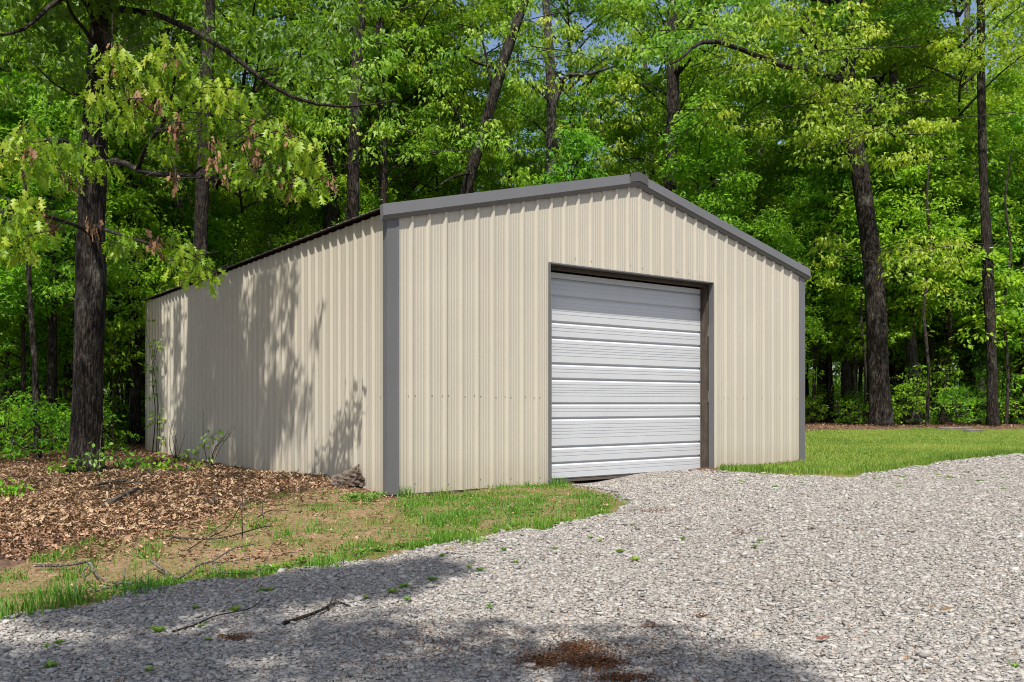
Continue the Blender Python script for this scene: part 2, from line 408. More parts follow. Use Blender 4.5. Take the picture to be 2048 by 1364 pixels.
def rib_wall(name, L, first, zb, zt, hole=None, place=None, screws=(), extra_brk=()):
    xs, ds = rib_profile(L, first)
    brk = [p for p in extra_brk if 0 < p < L] + ([hole[0], hole[1]] if hole else [])
    ax = np.sort(np.unique(np.concatenate([xs, brk]))); ad = np.interp(ax, xs, ds)
    V = []; Fc = []; Mi = []
    def strip(sel, b, t_):
        n0 = len(V)
        zz = np.linspace(0, 1, 2)
        for x, d in zip(ax[sel], ad[sel]):
            V.append((x, d, b(x))); V.append((x, d, t_(x)))
        m = sel.sum()
        for i in range(m - 1): Fc.append((n0 + 2 * i, n0 + 2 * i + 2, n0 + 2 * i + 3, n0 + 2 * i + 1)); Mi.append(0)
    if hole:
        h0, h1, hz = hole
        strip(ax <= h0 + 1e-9, zb, zt); strip(ax >= h1 - 1e-9, zb, zt); strip((ax >= h0 - 1e-9) & (ax <= h1 + 1e-9), lambda x: hz, zt)
    else: strip(ax > -1, zb, zt)
    rr = random.Random(3)
    for (x, z) in screws:
        d = float(np.interp(x, ax, ad)); n0 = len(V); k = 6; r = .0065
        for h in (0, .006):
            for j in range(k): V.append((x + r * math.cos(j * 1.0472), d + h, z + r * math.sin(j * 1.0472)))
        for j in range(k): Fc.append((n0 + j, n0 + (j + 1) % k, n0 + k + (j + 1) % k, n0 + k + j)); Mi.append(1)
        Fc.append(tuple(n0 + k + j for j in range(k))); Mi.append(1)
    V = np.array([place(*v) for v in V])
    me = bpy.data.meshes.new(name); me.from_pydata(V.tolist(), [], Fc); me.materials.append(M_wall); me.materials.append(M_screw)
    me.polygons.foreach_set('material_index', Mi); me.update()
    return link(name, me, shed)

OX0, OX1, OZ = 2.338, 5.48, 2.847
sc = []
rr = random.Random(5)
for k in range(34):
    x = .31 + .2286 * k
    for dx in ((-.045, .045) if k % 2 == 0 else (.045,)):
        xx = x + dx
        if .17 < xx < SW - .16:
            if not (OX0 < xx < OX1): sc += [(xx, 1.12 + rr.uniform(-.012, .012))]
            if k % 2 == 0 and dx > 0 and not (OX0 < xx < OX1): sc += [(xx, .10 + rr.uniform(-.02, .02))]
sc += [(2.78, OZ + .10), (3.04, OZ + .09), (3.78, OZ + .11), (4.02, OZ + .09), (4.72, OZ + .10), (4.97, OZ + .10), (5.20, OZ + .08)]
rib_wall('front_wall', SW, .31, lambda x: 0.0, lambda x: float(roof_z(x)) - .03, (OX0, OX1, OZ), lambda x, d, z: (x, -d, z), sc, (SW / 2,))
sc = [(.12 + .2286 * k + .045, 1.10 + rr.uniform(-.01, .01)) for k in range(46)]
rib_wall('side_wall', SD, .12, lambda x: 0.0, lambda x: EH - .06, None, lambda x, d, z: (-d, x, z), sc)
rib_wall('side_wall', SD, .12, lambda x: 0.0, lambda x: EH - .06, None, lambda x, d, z: (SW + d, x, z))
rib_wall('rear_wall', SW, .12, lambda x: 0.0, lambda x: float(roof_z(x)) - .03, None, lambda x, d, z: (x, SD + d, z), (), (SW / 2,))

# roof: two ribbed slopes with real thickness, then the ridge cap
def roof_side(sign):
    xs, ds = rib_profile(SD + .10, .1)
    V = []; Fc = []; ov = .085
    e = (-ov, EH - PITCH * ov) if sign < 0 else (SW + ov, EH - PITCH * ov)
    r = (SW / 2, EH + PITCH * SW / 2)
    for x, d in zip(xs, ds):
        y = x - .05
        for (px_, pz) in (e, r):
            V.append((px_, y, pz + d * .35)); V.append((px_, y, pz + d * .35 - .008))
    n = len(xs)
    for i in range(n - 1):
        a = 4 * i; b = 4 * (i + 1)
        Fc += [(a, b, b + 2, a + 2), (a + 1, a + 3, b + 3, b + 1), (a, a + 1, b + 1, b)]
    Fc += [(0, 2, 3, 1)]
    me = bpy.data.meshes.new('roof'); me.from_pydata(V, [], Fc); me.materials.append(M_roof); me.update()
    return link('roof', me, shed)
M_roof = painted('roof_paint', (.13, .11, .095), dirt_z=0)
roof_side(-1); roof_side(1)
b = MB()
zr = EH + PITCH * SW / 2
for (sg) in (-1, 1):
    w_ = .17
    V = [(SW / 2, -.085, zr + .045), (SW / 2 + sg * w_, -.085, zr + .045 - PITCH * w_), (SW / 2 + sg * w_, SD + .06, zr + .045 - PITCH * w_), (SW / 2, SD + .06, zr + .045)]
    V += [(x, y, z - .006) for x, y, z in V]
    V += [(SW / 2, -.085, zr - .085), (SW / 2 + sg * w_, -.085, zr - .085 - PITCH * w_ * .9)]
    b.add(V, [(0, 1, 2, 3), (4, 7, 6, 5), (0, 4, 5, 1), (1, 5, 6, 2), (0, 1, 9, 8)])
b.build('ridge_cap', painted('ridge_paint', (.085, .08, .078), dirt_z=0), shed)
# rake trims: a leaning face, a lower return and a drip lip, swept along each slope
for sg in (-1, 1):
    b = MB(); ov = .088
    s0 = -ov if sg < 0 else SW + ov; s1 = SW / 2
    z0 = EH - PITCH * ov; z1 = zr
    prof = [(.02, .030), (-.058, .032), (-.074, -.098), (-.050, -.120), (-.034, -.148), (.0, -.150), (.0, -.12)]
    V = [(s0, y, z0 + z) for y, z in prof] + [(s1, y, z1 + z) for y, z in prof]
    n = len(prof); b.add(V, [(i, i + 1, n + i + 1, n + i) for i in range(n - 1)] + [tuple(range(n))])
    b.build('rake_trim', M_trim, shed)
# corner trims, folded angle sections
for (x, sg) in ((0, 1), (SW, -1)):
    b = MB(); o_ = .013
    pr = [(x + sg * .140, -.004), (x + sg * .138, -o_ - .005), (x + sg * .122, -o_ - .005), (x + sg * .118, -o_), (x - sg * o_, -o_), (x - sg * o_, .085), (x - sg * .002, .088)]
    V = [(a, c, .0) for a, c in pr] + [(a, c, EH - .13) for a, c in pr]; n = len(pr)
    b.add(V, [(i, i + 1, n + i + 1, n + i) for i in range(n - 1)])
    b.build('corner_trim', M_trim, shed)
# bottom skirt boards behind the wall sheets, and the slab edge
b = MB(); b.box(.03, OX0 - .02, .003, .04, -.10, -.004); b.build('skirt_board', wood('skirt_wood', (.10, .075, .045), (.30, .235, .15), (1.2, 14, 14)), shed)
b = MB(); b.box(OX1 + .02, SW - .03, .003, .04, -.10, -.004); b.build('skirt_board', M_post, shed)
b = MB(); b.box(.003, .04, .05, SD - .03, -.10, -.004); b.build('skirt_board', bpy.data.materials['skirt_wood'], shed)
b = MB(); b.box(.3, SW - .3, .5, SD - .3, -.3, -.16); b.build('floor', M_dark, shed)
# opening trim
b = MB(); t_ = .014
b.box(OX0 - .012, OX0 + .008, -.028, .03, -.02, OZ + .008); b.box(OX1 - .006, OX1 + .012, -.028, .06, -.02, OZ + .008); b.box(OX0 + .008, OX1 - .006, -.027, .10, OZ - .006, OZ + .010)
b.build('opening_trim', M_trim, shed)
# timber posts, header and blocks
RD = .215
b = MB(); b.box(OX1 - .008, OX1 + .12, .085, .24, -.1, OZ - .02); b.build('door_post', M_post, shed)
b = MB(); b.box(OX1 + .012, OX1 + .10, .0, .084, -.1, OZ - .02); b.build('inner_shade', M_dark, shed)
b = MB(); b.box(OX0 - .14, OX0 - .002, .05, .235, -.1, OZ - .02); b.build('door_post', M_post, shed)
b = MB(); b.box(OX0 - .14, OX1 + .03, .105, .185, OZ - .050, OZ - .010); b.build('header_board', M_post, shed)
for z in (2.05, 1.06):
    b = MB(); b.box(OX1 - .004, OX1 + .011, .02, .082, z, z + .16); b.build('spacer_block', M_timber, shed)
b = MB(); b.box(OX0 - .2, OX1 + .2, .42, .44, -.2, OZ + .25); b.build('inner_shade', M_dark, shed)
# sectional door
door = link('garage_door', None, shed, (0, RD, 0))
cuts = [0.02, .237, .451, .834, 1.033, 1.359, 1.564, 1.907, 2.116, 2.461, 2.70]
DX0, DX1 = OX0 - .06, OX1 - .022
def door_band(z0, z1, nl, top=False):
    g = .006; pr = [(0.020, z0 - .004), (0.0, z0 + .006)]      # dark step under the band
    lines = {5: [.27, .43, .55, .67, .83], 2: [.42, .70], 1: [.5]}[nl]
    pr = [(.024, z0), (.004, z0 + .028)]
    pr = [(.026, z0 + .002), (0.0, z0 + .024)]
    for f in lines:
        z = z0 + .024 + (z1 - .03 - z0 - .024) * f
        pr += [(.0, z - .0008), (.0035, z), (.0, z + .0105)]
    pr += [(.0, z1 - .030), (.022, z1 - .004), (.026, z1 + .002)]
    return pr
bands = []
for i in range(len(cuts) - 1): bands.append((cuts[i], cuts[i + 1], 5 if cuts[i + 1] - cuts[i] > .28 else 2))
groups_ = [[0, 1], [2, 3], [4, 5], [6, 7], [8, 9]]
for gi in groups_:
    b = MB()
    for i in gi:
        pr = door_band(*bands[i]); n = len(pr)
        V = [(DX0, y, z) for y, z in pr] + [(DX1, y, z) for y, z in pr]
        b.add(V, [(k, n + k, n + k + 1, k + 1) for k in range(n - 1)])
    b.build('door_section', M_white, door)
b = MB(); b.box(DX0, DX1, .0, .03, 2.704, 2.775); b.build('door_section', M_white, door)
b = MB(); b.box(DX0, DX1, -.012, .03, -.012, .018); b.build('bottom_seal', M_seal, door)
b = MB(); b.box(DX1 + .001, DX1 + .009, -.006, .02, -.02, 2.78); b.build('door_track', M_trim, door)

# ------------------------------------------------------------------ leaves and trees
def template(kind):
    if kind == 'lobed':
        half = [(.0, .0), (.20, .26), (.065, .34), (.33, .60), (.075, .60), (.21, .86), (.045, .80)]
        V = [(0, 0), (0, .34), (0, .60), (0, 1.0)]
        R_ = [4 + i for i in range(6)]; L_ = [10 + i for i in range(6)]
        V += [(x, y) for x, y in half[1:]] + [(-x, y) for x, y in half[1:]]
        T = []
        for q, fl in ((R_, 0), (L_, 1)):
            a, b_, c, d, e, f = q
            tt = [(0, a, b_), (0, b_, 1), (b_, c, d), (1, b_, d), (1, d, 2), (d, e, f), (2, d, f), (2, f, 3)]
            T += [t if not fl else (t[0], t[2], t[1]) for t in tt]
        V = np.array(V); z = .28 * np.abs(V[:, 0]) - .26 * V[:, 1] ** 2
    elif kind == 'mid':
        V = np.array([(0, 0), (.30, .36), (.13, .50), (.0, 1.0), (-.13, .50), (-.30, .36)])
        T = [(0, 1, 2), (0, 2, 3), (0, 3, 4), (0, 4, 5)]; z = .3 * np.abs(V[:, 0]) - .22 * V[:, 1] ** 2
    elif kind == 'oval':
        V = np.array([(0, 0), (.20, .28), (.23, .58), (0, 1.0), (-.23, .58), (-.20, .28)])
        T = [(0, 1, 2), (0, 2, 3), (0, 3, 4), (0, 4, 5)]; z = .35 * np.abs(V[:, 0]) - .18 * V[:, 1] ** 2
    elif kind == 'curl':
        V = np.array([(0, 0), (.24, .3), (.12, .5), (.22, .72), (0, 1.0), (-.2, .66), (-.1, .45), (-.24, .25)])
        T = [(0, 1, 2), (0, 2, 6), (0, 6, 7), (2, 3, 4), (2, 4, 6), (6, 4, 5)]; z = .9 * np.abs(V[:, 0]) + .35 * (V[:, 1] - .5) ** 2
    return np.column_stack([V, z]), np.array(T, np.int32)
TPL = {k: template(k) for k in ('lobed', 'mid', 'oval', 'curl')}

def leaf_arrays(P, A, Nn, size, kind, tint, r=rng, roll=.0):
    """P stem points, A stem->tip directions, Nn approximate normals"""
    Tv, Tf = TPL[kind]; n = len(P)
    A = A / (np.linalg.norm(A, axis=1)[:, None] + 1e-9)
    Sd = np.cross(A, Nn); Sd /= np.linalg.norm(Sd, axis=1)[:, None] + 1e-9; Nn = np.cross(Sd, A)
    wv = r.uniform(.8, 1.2, n)[:, None]
    V = P[:, None, :] + (size[:, None] * wv)[:, :, None] * Tv[None, :, 0, None] * Sd[:, None, :] \
        + size[:, None, None] * Tv[None, :, 1, None] * A[:, None, :] + size[:, None, None] * Tv[None, :, 2, None] * Nn[:, None, :] * r.uniform(.3, 1.6, n)[:, None, None]
    k = len(Tv); Fa = (Tf[None] + (np.arange(n) * k)[:, None, None]).reshape(-1, 3)
    return V.reshape(-1, 3), Fa, np.repeat(tint, k)

def merge(parts):
    V = []; Fa = []; T = []; n = 0
    for v, f, t in parts:
        V.append(v); Fa.append(f + n); T.append(t); n += len(v)
    return np.concatenate(V), np.concatenate(Fa), np.concatenate(T)

def cluster_leaves(C, rad, count, size, kind, r, flat=.35, droop=.5, tint=(.1, .9), nn=.6):
    """leaf sprays: count leaves round each centre of C"""
    m = len(C); cnt = np.broadcast_to(count, (m,)); idx = np.repeat(np.arange(m), cnt); n = len(idx)
    rad = np.broadcast_to(rad, (m,))[idx]
    d = r.normal(size=(n, 3)); d /= np.linalg.norm(d, axis=1)[:, None]; d *= (r.random(n) ** .45)[:, None]
    off = d * rad[:, None] * np.array([1, 1, flat])
    off[:, 2] -= .25 * (off[:, 0] ** 2 + off[:, 1] ** 2) / np.maximum(rad, .1)
    P = C[idx] + off
    A = np.column_stack([off[:, 0], off[:, 1], np.zeros(n)]) / rad[:, None] + r.normal(size=(n, 3)) * .45
    A[:, 2] -= droop * r.uniform(.5, 1.5, n)
    Nn = np.tile([0, -.55, 1.0], (n, 1)) + r.normal(size=(n, 3)) * nn
    s = size * r.uniform(.7, 1.25, n)
    ctint = r.uniform(0, 1, m)[idx]
    t = np.clip(tint[0] + (tint[1] - tint[0]) * (.5 * ctint + .5 * r.random(n)), 0, 1)
    return leaf_arrays(P, A, Nn, s, kind, t, r)

def crown_proto(name, seed, Rr, H, nlimb, ncl, nleaf, lsize, m_leaf, m_bark, kind='mid', low=.0, shape='round', crad=.55, droop=.5):
    r = np.random.default_rng(seed); br = MB(); C = []
    for i in range(nlimb):
        u = (i + r.random()) / nlimb; z0 = H * (low + (1 - low) * u * .92)
        az = i * 2.39996 + r.uniform(-.5, .5)
        prof = (math.sin(math.pi * min(1, (u * .8 + .18))) ** .6) if shape == 'round' else (1.0 - .75 * u)
        L = Rr * prof * r.uniform(.65, 1.1); rise = L * r.uniform(.12, .5) * (1.3 if shape == 'round' else .5)
        d = np.array([math.cos(az), math.sin(az), 0]); sd = np.array([-d[1], d[0], 0]) * r.uniform(-.25, .25) * L
        pts = np.array([[0, 0, z0 - .1], d * L * .35 + sd * .3 + [0, 0, z0 + rise * .55], d * L * .7 + sd + [0, 0, z0 + rise * .95], d * L + sd * 1.2 + [0, 0, z0 + rise * 1.0]])
        if shape == 'round' and name == 'canopy' and u > .5 and r.random() < .5: continue
        path = smooth_path(pts, 9); br.tube(path, np.linspace(.010 + .011 * L, .004, 9), 5)
        for k in range(ncl):
            if shape == 'round' and name == 'canopy' and u > .5 and r.random() < .3: continue
            f = r.uniform(.3, 1.0) ** .8; p = path[min(8, int(f * 8))] + (path[min(8, int(f * 8) + 1)] - path[min(8, int(f * 8))]) * r.random()
            side = np.array([-d[1], d[0], 0]) * r.normal() * L * .28 * (1.15 - f * .5) + np.array([0, 0, r.normal() * .22 + .05])
            c = p + side; C.append(c)
            if r.random() < .6: br.tube(smooth_path([p, (p + c) / 2 + [0, 0, .05], c + [0, 0, .02]], 4), np.linspace(.012, .004, 4), 4)
    C = np.array(C)
    V, Fa, T = cluster_leaves(C, r.uniform(.6, 1.3, len(C)) * crad, nleaf, lsize, kind, r, flat=.38, droop=droop, tint=(0, 1))
    return mesh_np(name + '_crown', V, Fa, m_leaf, attrs={'tint': T}), br.mesh(name + '_branches', m_bark, smooth=True)

def P_(n, *a, **k): return crown_proto(n, *a, **k)
PROTO = {
    'canopy_a': P_('canopy', 101, 3.6, 9, 30, 7, 110, .135, M_leaf, M_twig),
    'canopy_b': P_('canopy', 102, 3.2, 10, 32, 6, 110, .135, M_leaf, M_twig, kind='oval'),
    'canopy_c': P_('canopy', 103, 4.0, 8.5, 28, 8, 100, .14, M_leaf, M_twig),
    'airy_a': P_('airy', 104, 3.4, 10, 30, 7, 105, .135, M_leaf, M_twig, crad=.5),
    'under_a': P_('understory', 105, 2.2, 5.5, 24, 6, 65, .115, M_under, M_twig, kind='oval', shape='cone', crad=.45, droop=.35),
    'under_b': P_('understory', 106, 1.9, 6.5, 26, 6, 60, .115, M_under, M_twig, kind='mid', shape='cone', crad=.42, droop=.35),
    'shrub_a': P_('shrub', 107, 1.3, 1.7, 11, 4, 20, .10, M_under, M_twig, kind='oval', crad=.26, droop=.2, shape='cone'),
    'shrub_b': P_('shrub', 108, 1.0, 1.1, 9, 4, 18, .09, M_under, M_twig, kind='mid', crad=.22, droop=.2, shape='cone'),
    'far_a': P_('far', 109, 4.4, 15, 40, 8, 70, .20, M_leaf, M_twig, crad=.85),
}

def trunk_obj(parent, pts, radii, m, base, sides=14, seed=1, ridges=9, n=26):
    path = smooth_path(np.asarray(pts) - base, n)
    b = MB(); rad = np.interp(np.linspace(0, 1, n), np.linspace(0, 1, len(radii)), radii)
    hgt = path[:, 2] - path[0, 2]; rad = rad * (1 + .6 * np.exp(-np.clip(hgt, 0, 9) / .26))
    b.tube(path, rad, sides, noise=.07, ridges=ridges, seed=seed)
    return b.build('trunk', m, parent, smooth=True)

def tree(name, label, cat, trk, radii, m, crown=None, cz=5, cs=1.0, crot=0.0, group=None, limbs=(), seed=1, sides=14, top=None, ctilt=(0, 0), coff=(0, 1.2, 0), sprays=None, sink=.25):
    """trk: world points from the ground up"""
    trk = np.array(trk, float); base = trk[0].copy(); g = float(ground_h(base[0], base[1]))
    base[2] = g; trk[0, 2] = g - sink
    t = thing(name, label, cat, tuple(base), 0, group)
    trunk_obj(t, trk, radii, m, base, seed=seed, sides=sides)
    if limbs:
        b = MB()
        for pts, r0, r1 in limbs:
            p = smooth_path(np.asarray(pts) - base, 12); b.tube(p, np.linspace(r0, r1, 12), 7, noise=.08, seed=seed)
        b.build('limbs', m, t, smooth=True)
    if crown:
        zs = smooth_path(trk, 30); i = int(np.argmin(abs(zs[:, 2] - (g + cz)))); at = zs[i] - base + np.array(coff)
        c = link('crown', PROTO[crown][0], t, tuple(at)); br = link('branches', PROTO[crown][1], t, tuple(at))
        for o in (c, br): o.scale = (cs, cs, cs); o.rotation_euler = (ctilt[0], ctilt[1], crot)
    if sprays:
        rs = np.random.default_rng(seed + 500); Cq = []
        for (x0, x1, y0, y1, za, zb, cnt_) in sprays:
            for q in range(cnt_):
                Cq.append(PZ(rs.uniform(x0, x1), rs.uniform(y0, y1), rs.uniform(za, zb)) - base)
        Cq = np.array(Cq); V, Fa, T = cluster_leaves(Cq, rs.uniform(.3, .6, len(Cq)), 55, .135, 'mid', rs, flat=.42, droop=.9, tint=(.15, 1))
        link('sprays', mesh_np('sprays', V, Fa, M_oakleaf, attrs={'tint': T}), t)
        bq = MB()
        for c in Cq[::2]:
            d = rs.normal(size=3) * [.8, .5, .25]; bq.tube(smooth_path([c - d, c + [0, 0, .06], c + d * .5 - [0, 0, .1]], 5), np.linspace(.014, .004, 5), 4)
        bq.build('spray_branches', M_twig, t)
    return t

def pxtree(pts, Z, zs=None):
    """pixel stations (bottom up) at depth Z (or per-station depths)"""
    return [PZ(a, b_, (Z if np.ndim(Z) == 0 else Z[i])) for i, (a, b_) in enumerate(pts)]

# --- the big oak at the left, with its long limbs and the leafy sprays that hang in front of the shed
ZB = 13.0
oak_pts = pxtree([(172, 945), (176, 760), (181, 560), (186, 380), (198, 120), (207, -60), (212, -420)], ZB)
oak_r = [.235, .215, .205, .195, .17, .15, .10]
L = [
    ([PZ(205, 20, 13.0), PZ(300, 25, 12.4), PZ(430, 85, 11.6), PZ(520, 155, 11.2), PZ(600, 200, 11.0), PZ(700, 214, 10.8), PZ(790, 200, 10.6)], .052, .006),
    ([PZ(196, 60, 13.0), PZ(160, -10, 12.2), PZ(110, 5, 11.6), PZ(40, 62, 11.0), PZ(-60, 70, 10.6)], .05, .012),
    ([PZ(190, 335, 12.9), PZ(235, 322, 12.0), PZ(290, 345, 11.0), PZ(380, 352, 10.0), PZ(480, 362, 9.4), PZ(590, 378, 9.0)], .055, .007),
    ([PZ(275, 340, 11.2), PZ(295, 290, 10.6), PZ(330, 240, 9.8), PZ(350, 150, 9.2), PZ(345, 90, 9.0)], .03, .006),
    ([PZ(330, 240, 9.8), PZ(300, 190, 9.4), PZ(250, 130, 9.0)], .018, .005),
    ([PZ(330, 240, 9.8), PZ(400, 200, 9.4), PZ(470, 190, 9.0)], .018, .005),
    ([PZ(380, 352, 10.0), PZ(450, 300, 9.5), PZ(560, 262, 9.1), PZ(610, 300, 9.0)], .018, .005),
    ([PZ(188, 330, 12.9), PZ(150, 290, 11.4), PZ(80, 280, 10.0), PZ(10, 300, 9.2), PZ(-60, 320, 8.8)], .045, .006),
    ([PZ(185, 470, 12.9), PZ(150, 450, 11.2), PZ(80, 430, 9.4), PZ(20, 420, 8.6), PZ(-40, 450, 8.2)], .035, .006),
    ([PZ(188, 450, 12.9), PZ(240, 470, 11.6), PZ(310, 490, 10.4), PZ(370, 500, 9.8), PZ(420, 540, 9.6)], .03, .005),
    ([PZ(200, 110, 13.0), PZ(170, 60, 12.6), PZ(140, 20, 12.0), PZ(120, -60, 11.5)], .04, .01),
    ([PZ(195, 200, 13.0), PZ(120, 175, 12.2), PZ(60, 120, 11.6)], .022, .006),
    ([PZ(210, -60, 13.0), np.array([-4.5, 11.5, 8.2]), np.array([-3.5, 10.2, 8.8])], .09, .02),
    ([PZ(212, -200, 13.0), np.array([-6.5, 11.0, 9.6]), np.array([-7.4, 9.4, 10.2])], .09, .02),
]
oak = tree('oak_tree', 'big dark-barked oak at the left with long limbs and drooping sunlit leaves', 'tree', oak_pts, oak_r, M_bark, limbs=L, seed=4, sides=22)
ob = np.array(oak.location)
spr = [(228, 105, 9.0, .26), (250, 120, 9.0, .25), (335, 95, 9.0, .26), (350, 125, 9.1, .25), (300, 170, 9.3, .28), (215, 175, 9.2, .30), (190, 215, 9.4, .28),
       (260, 215, 9.6, .28), (395, 160, 9.2, .28), (440, 175, 9.0, .26), (475, 200, 9.0, .25), (350, 215, 9.6, .26), (420, 235, 9.4, .28), (480, 260, 9.2, .26), (240, 250, 9.8, .24),
       (560, 262, 9.0, .25), (595, 285, 9.0, .26), (615, 320, 9.0, .22), (540, 300, 9.1, .22), (470, 320, 9.3, .28), (420, 300, 9.6, .22), (500, 345, 9.1, .28), (560, 350, 9.0, .30), (620, 370, 9.0, .22), (330, 290, 9.9, .24),
       (60, 270, 9.4, .30), (20, 300, 9.2, .28), (110, 290, 9.9, .32), (160, 310, 10.4, .32), (200, 320, 10.6, .28), (70, 330, 9.4, .26), (-40, 320, 8.9, .3),
       (50, 400, 8.8, .26), (20, 440, 8.5, .30), (65, 450, 8.8, .28), (-30, 470, 8.3, .28), (130, 345, 10.2, .28), (30, 490, 8.6, .22),
       (340, 490, 10.0, .26), (385, 505, 9.7, .26), (405, 540, 9.6, .26), (365, 540, 9.8, .22), (270, 480, 11.0, .22), (235, 490, 11.3, .2)]
r = np.random.default_rng(77)
Cs = np.array([PZ(a, b_, z) for a, b_, z, _ in spr]) - ob; Rs = np.array([q[3] for q in spr]) * .84
cnt = (Rs / .26 * 40).astype(int)
near = cluster_leaves(Cs, Rs, (cnt * 1.35).astype(int), .135, 'lobed', r, flat=.8, droop=1.9, tint=(.12, 1.0), nn=1.3)
# dimmer sprays that fill the same tree higher up and out of the frame, where they shade the side wall
def lit_gap(t, z): return (abs(t - 9.15) < .62) or (abs(t - 4.5 - .1 * z) < .28 and z > 1.3) or (abs(t - 6.2) < .24 and z < 1.0) or (abs(t - 3.0 - .15 * z) < .22) or (abs(t - 7.7) < .16 and z > .8) or (abs(t - 5.3) < .2 and z < .7) or t < 1.9
SPR = np.array([PZ(a_, b_, z_) for a_, b_, z_, _ in spr])
def shades_spray(P):
    D = P[None] - SPR; k = D @ np.array(S); H = D - k[:, None] * np.array(S)
    return bool(((np.linalg.norm(H, axis=1) < .42) & (k > .5)).any())
def falls_in_gap(P):
    # follow the sunlight from a leaf cluster down to the plane of the side wall
    d = (P[0] - C0[0]) * EX[0] + (P[1] - C0[1]) * EX[1]; k = d / (S[0] * EX[0] + S[1] * EX[1])
    H = P - np.array(S) * k; t = (H[0] - C0[0]) * EY[0] + (H[1] - C0[1]) * EY[1]
    return -.3 < H[2] < 3.2 and -.5 < t < 11 and lit_gap(t, H[2])
pts = []
for k in range(2300):
    t = r.uniform(1.75, 10.9); z = r.uniform(-.1, 3.1)
    if vnoise(np.array(t * 3.4 + z * .5), np.array(z * .55), 93) < (.47 if t < 4.6 else .22): continue
    w2 = C0 + EY * t
    if lit_gap(t, z) and r.random() < .95: continue
    if t < 3.2 and z > 1.9 - (t - 1.75) * .2 and r.random() < .8: continue
    if t < 2.6 and r.random() < .35: continue
    zc = r.uniform(6.6, 9.2); l = (zc - z) / S[2]
    q_ = np.array([w2[0] + S[0] * l, w2[1] + S[1] * l, zc])
    if not shades_spray(q_): pts.append(q_)
for k in range(1100):
    px_, py_ = r.uniform(-120, 640), r.uniform(878, 1015)
    if px_ > 300 and py_ < 925: continue
    if py_ > (985 if px_ < 350 else 962) + 12 * math.sin(px_ * .03) and r.random() < .75: continue
    g_ = ground_px(px_, py_); zc = r.uniform(7.5, 10.5); l = (zc - g_[2]) / S[2]
    q_ = np.array([g_[0] + S[0] * l, g_[1] + S[1] * l, zc])
    if not shades_spray(q_): pts.append(q_)
shade = np.array(pts) - ob
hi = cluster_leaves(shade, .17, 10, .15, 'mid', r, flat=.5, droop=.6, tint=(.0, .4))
fill = []
for k in range(115):
    px_ = r.uniform(-60, 760); q_ = PZ(px_, r.uniform(-120, 200), r.uniform(11.5, 15))
    if 150 < px_ < 250 or falls_in_gap(q_) or shades_spray(q_): continue
    fill.append(q_)
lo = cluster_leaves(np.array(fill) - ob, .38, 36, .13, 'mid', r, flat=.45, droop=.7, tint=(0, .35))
V, Fa, T = merge([near, hi, lo]); link('crown', mesh_np('oak_crown', V, Fa, M_oakleaf, attrs={'tint': T}), oak)
dl = [(228, 95), (232, 125), (348, 125), (270, 185), (320, 215), (345, 260), (355, 245), (430, 290), (505, 250), (500, 285), (425, 330), (450, 345), (520, 330), (65, 300), (145, 350), (350, 355), (560, 350), (585, 375), (655, 365), (300, 480), (315, 487), (45, 420), (90, 430), (110, 440), (185, 445), (570, 260)]
Cd = np.array([PZ(a, b_, 9.0 if a > 200 else 9.2) for a, b_ in dl]) - ob
V, Fa, T = cluster_leaves(Cd, .085, 10, .09, 'curl', r, flat=1.6, droop=2.5, tint=(0, .8), nn=1.5)
link('dead_leaves', mesh_np('oak_dead', V, Fa, M_dead, attrs={'tint': T}), oak)
# fine bare twigs through the sprays
b = MB()
allc = np.concatenate([Cs, Cd])
for k in range(150):
    c = allc[r.integers(len(allc))]; d = r.normal(size=3) * [1, .6, .5]; d /= np.linalg.norm(d); l = r.uniform(.25, .8)
    b.tube(smooth_path([c - d * l * .5, c + r.normal(size=3) * .05, c + d * l * .5 + [0, 0, -.06]], 5), np.linspace(.006, .002, 5), 4)
b.build('fine_branches', M_twig, oak)

# --- trees one can tell apart
def T_(name, label, pts, Z, radii, m, **k):
    return tree(name, label, 'tree', pxtree(pts, Z), [q * .88 for q in radii], m, **k)
def wpx(px, Z): return px / F * Z / 2
T_('oak_tree', 'thick dark oak at the right edge of the lawn, leaning left as it rises', [(1762, 862), (1757, 760), (1748, 560), (1722, 360), (1702, 240), (1690, 60), (1684, -160), (1680, -500)], 23.5,
   [wpx(50, 23.5), wpx(47, 23.5), wpx(42, 23.5), wpx(38, 23.5), wpx(36, 23.5), wpx(31, 23.5), .2, .1], M_bark, crown='canopy_c', cz=8.8, cs=1.0, crot=1.0, seed=9, sides=20, sprays=[(1400, 1760, 10, 260, 19.5, 22, 62), (1600, 1900, 170, 330, 20, 22.5, 40), (1560, 1700, 470, 560, 21, 23, 7), (1790, 1930, 470, 620, 20.5, 22.5, 16)],
   limbs=[([PZ(1692, 165, 23.5), PZ(1640, 145, 22.0), PZ(1560, 130, 20.6), PZ(1500, 105, 20.0), PZ(1425, 82, 19.6), PZ(1385, 95, 19.4), PZ(1362, 118, 19.2), PZ(1340, 128, 19.0)], .085, .02), ([PZ(1620, 142, 21.6), PZ(1634, 100, 20.8), PZ(1600, 55, 20.2)], .06, .03), ([PZ(1700, 250, 23.5), PZ(1780, 190, 22.5), PZ(1850, 170, 21.5)], .07, .02)])
T_('broadleaf_tree', 'dark trunk above the right roof slope with a forking limb to its right', [(1338, 880), (1338, 600), (1341, 360), (1346, 200), (1345, 60), (1350, -200), (1355, -400)], 25,
   [.24, .22, .20, .20, .19, .15, .1], M_bark, crown='canopy_b', cz=8.5, coff=(.5, 3.2, 0), crot=2.0, seed=12, sprays=[(1230, 1480, -30, 110, 20, 23.5, 34)], limbs=[([PZ(1350, 150, 25), PZ(1385, 110, 24), PZ(1425, 95, 23), PZ(1480, 60, 22)], .11, .05)])
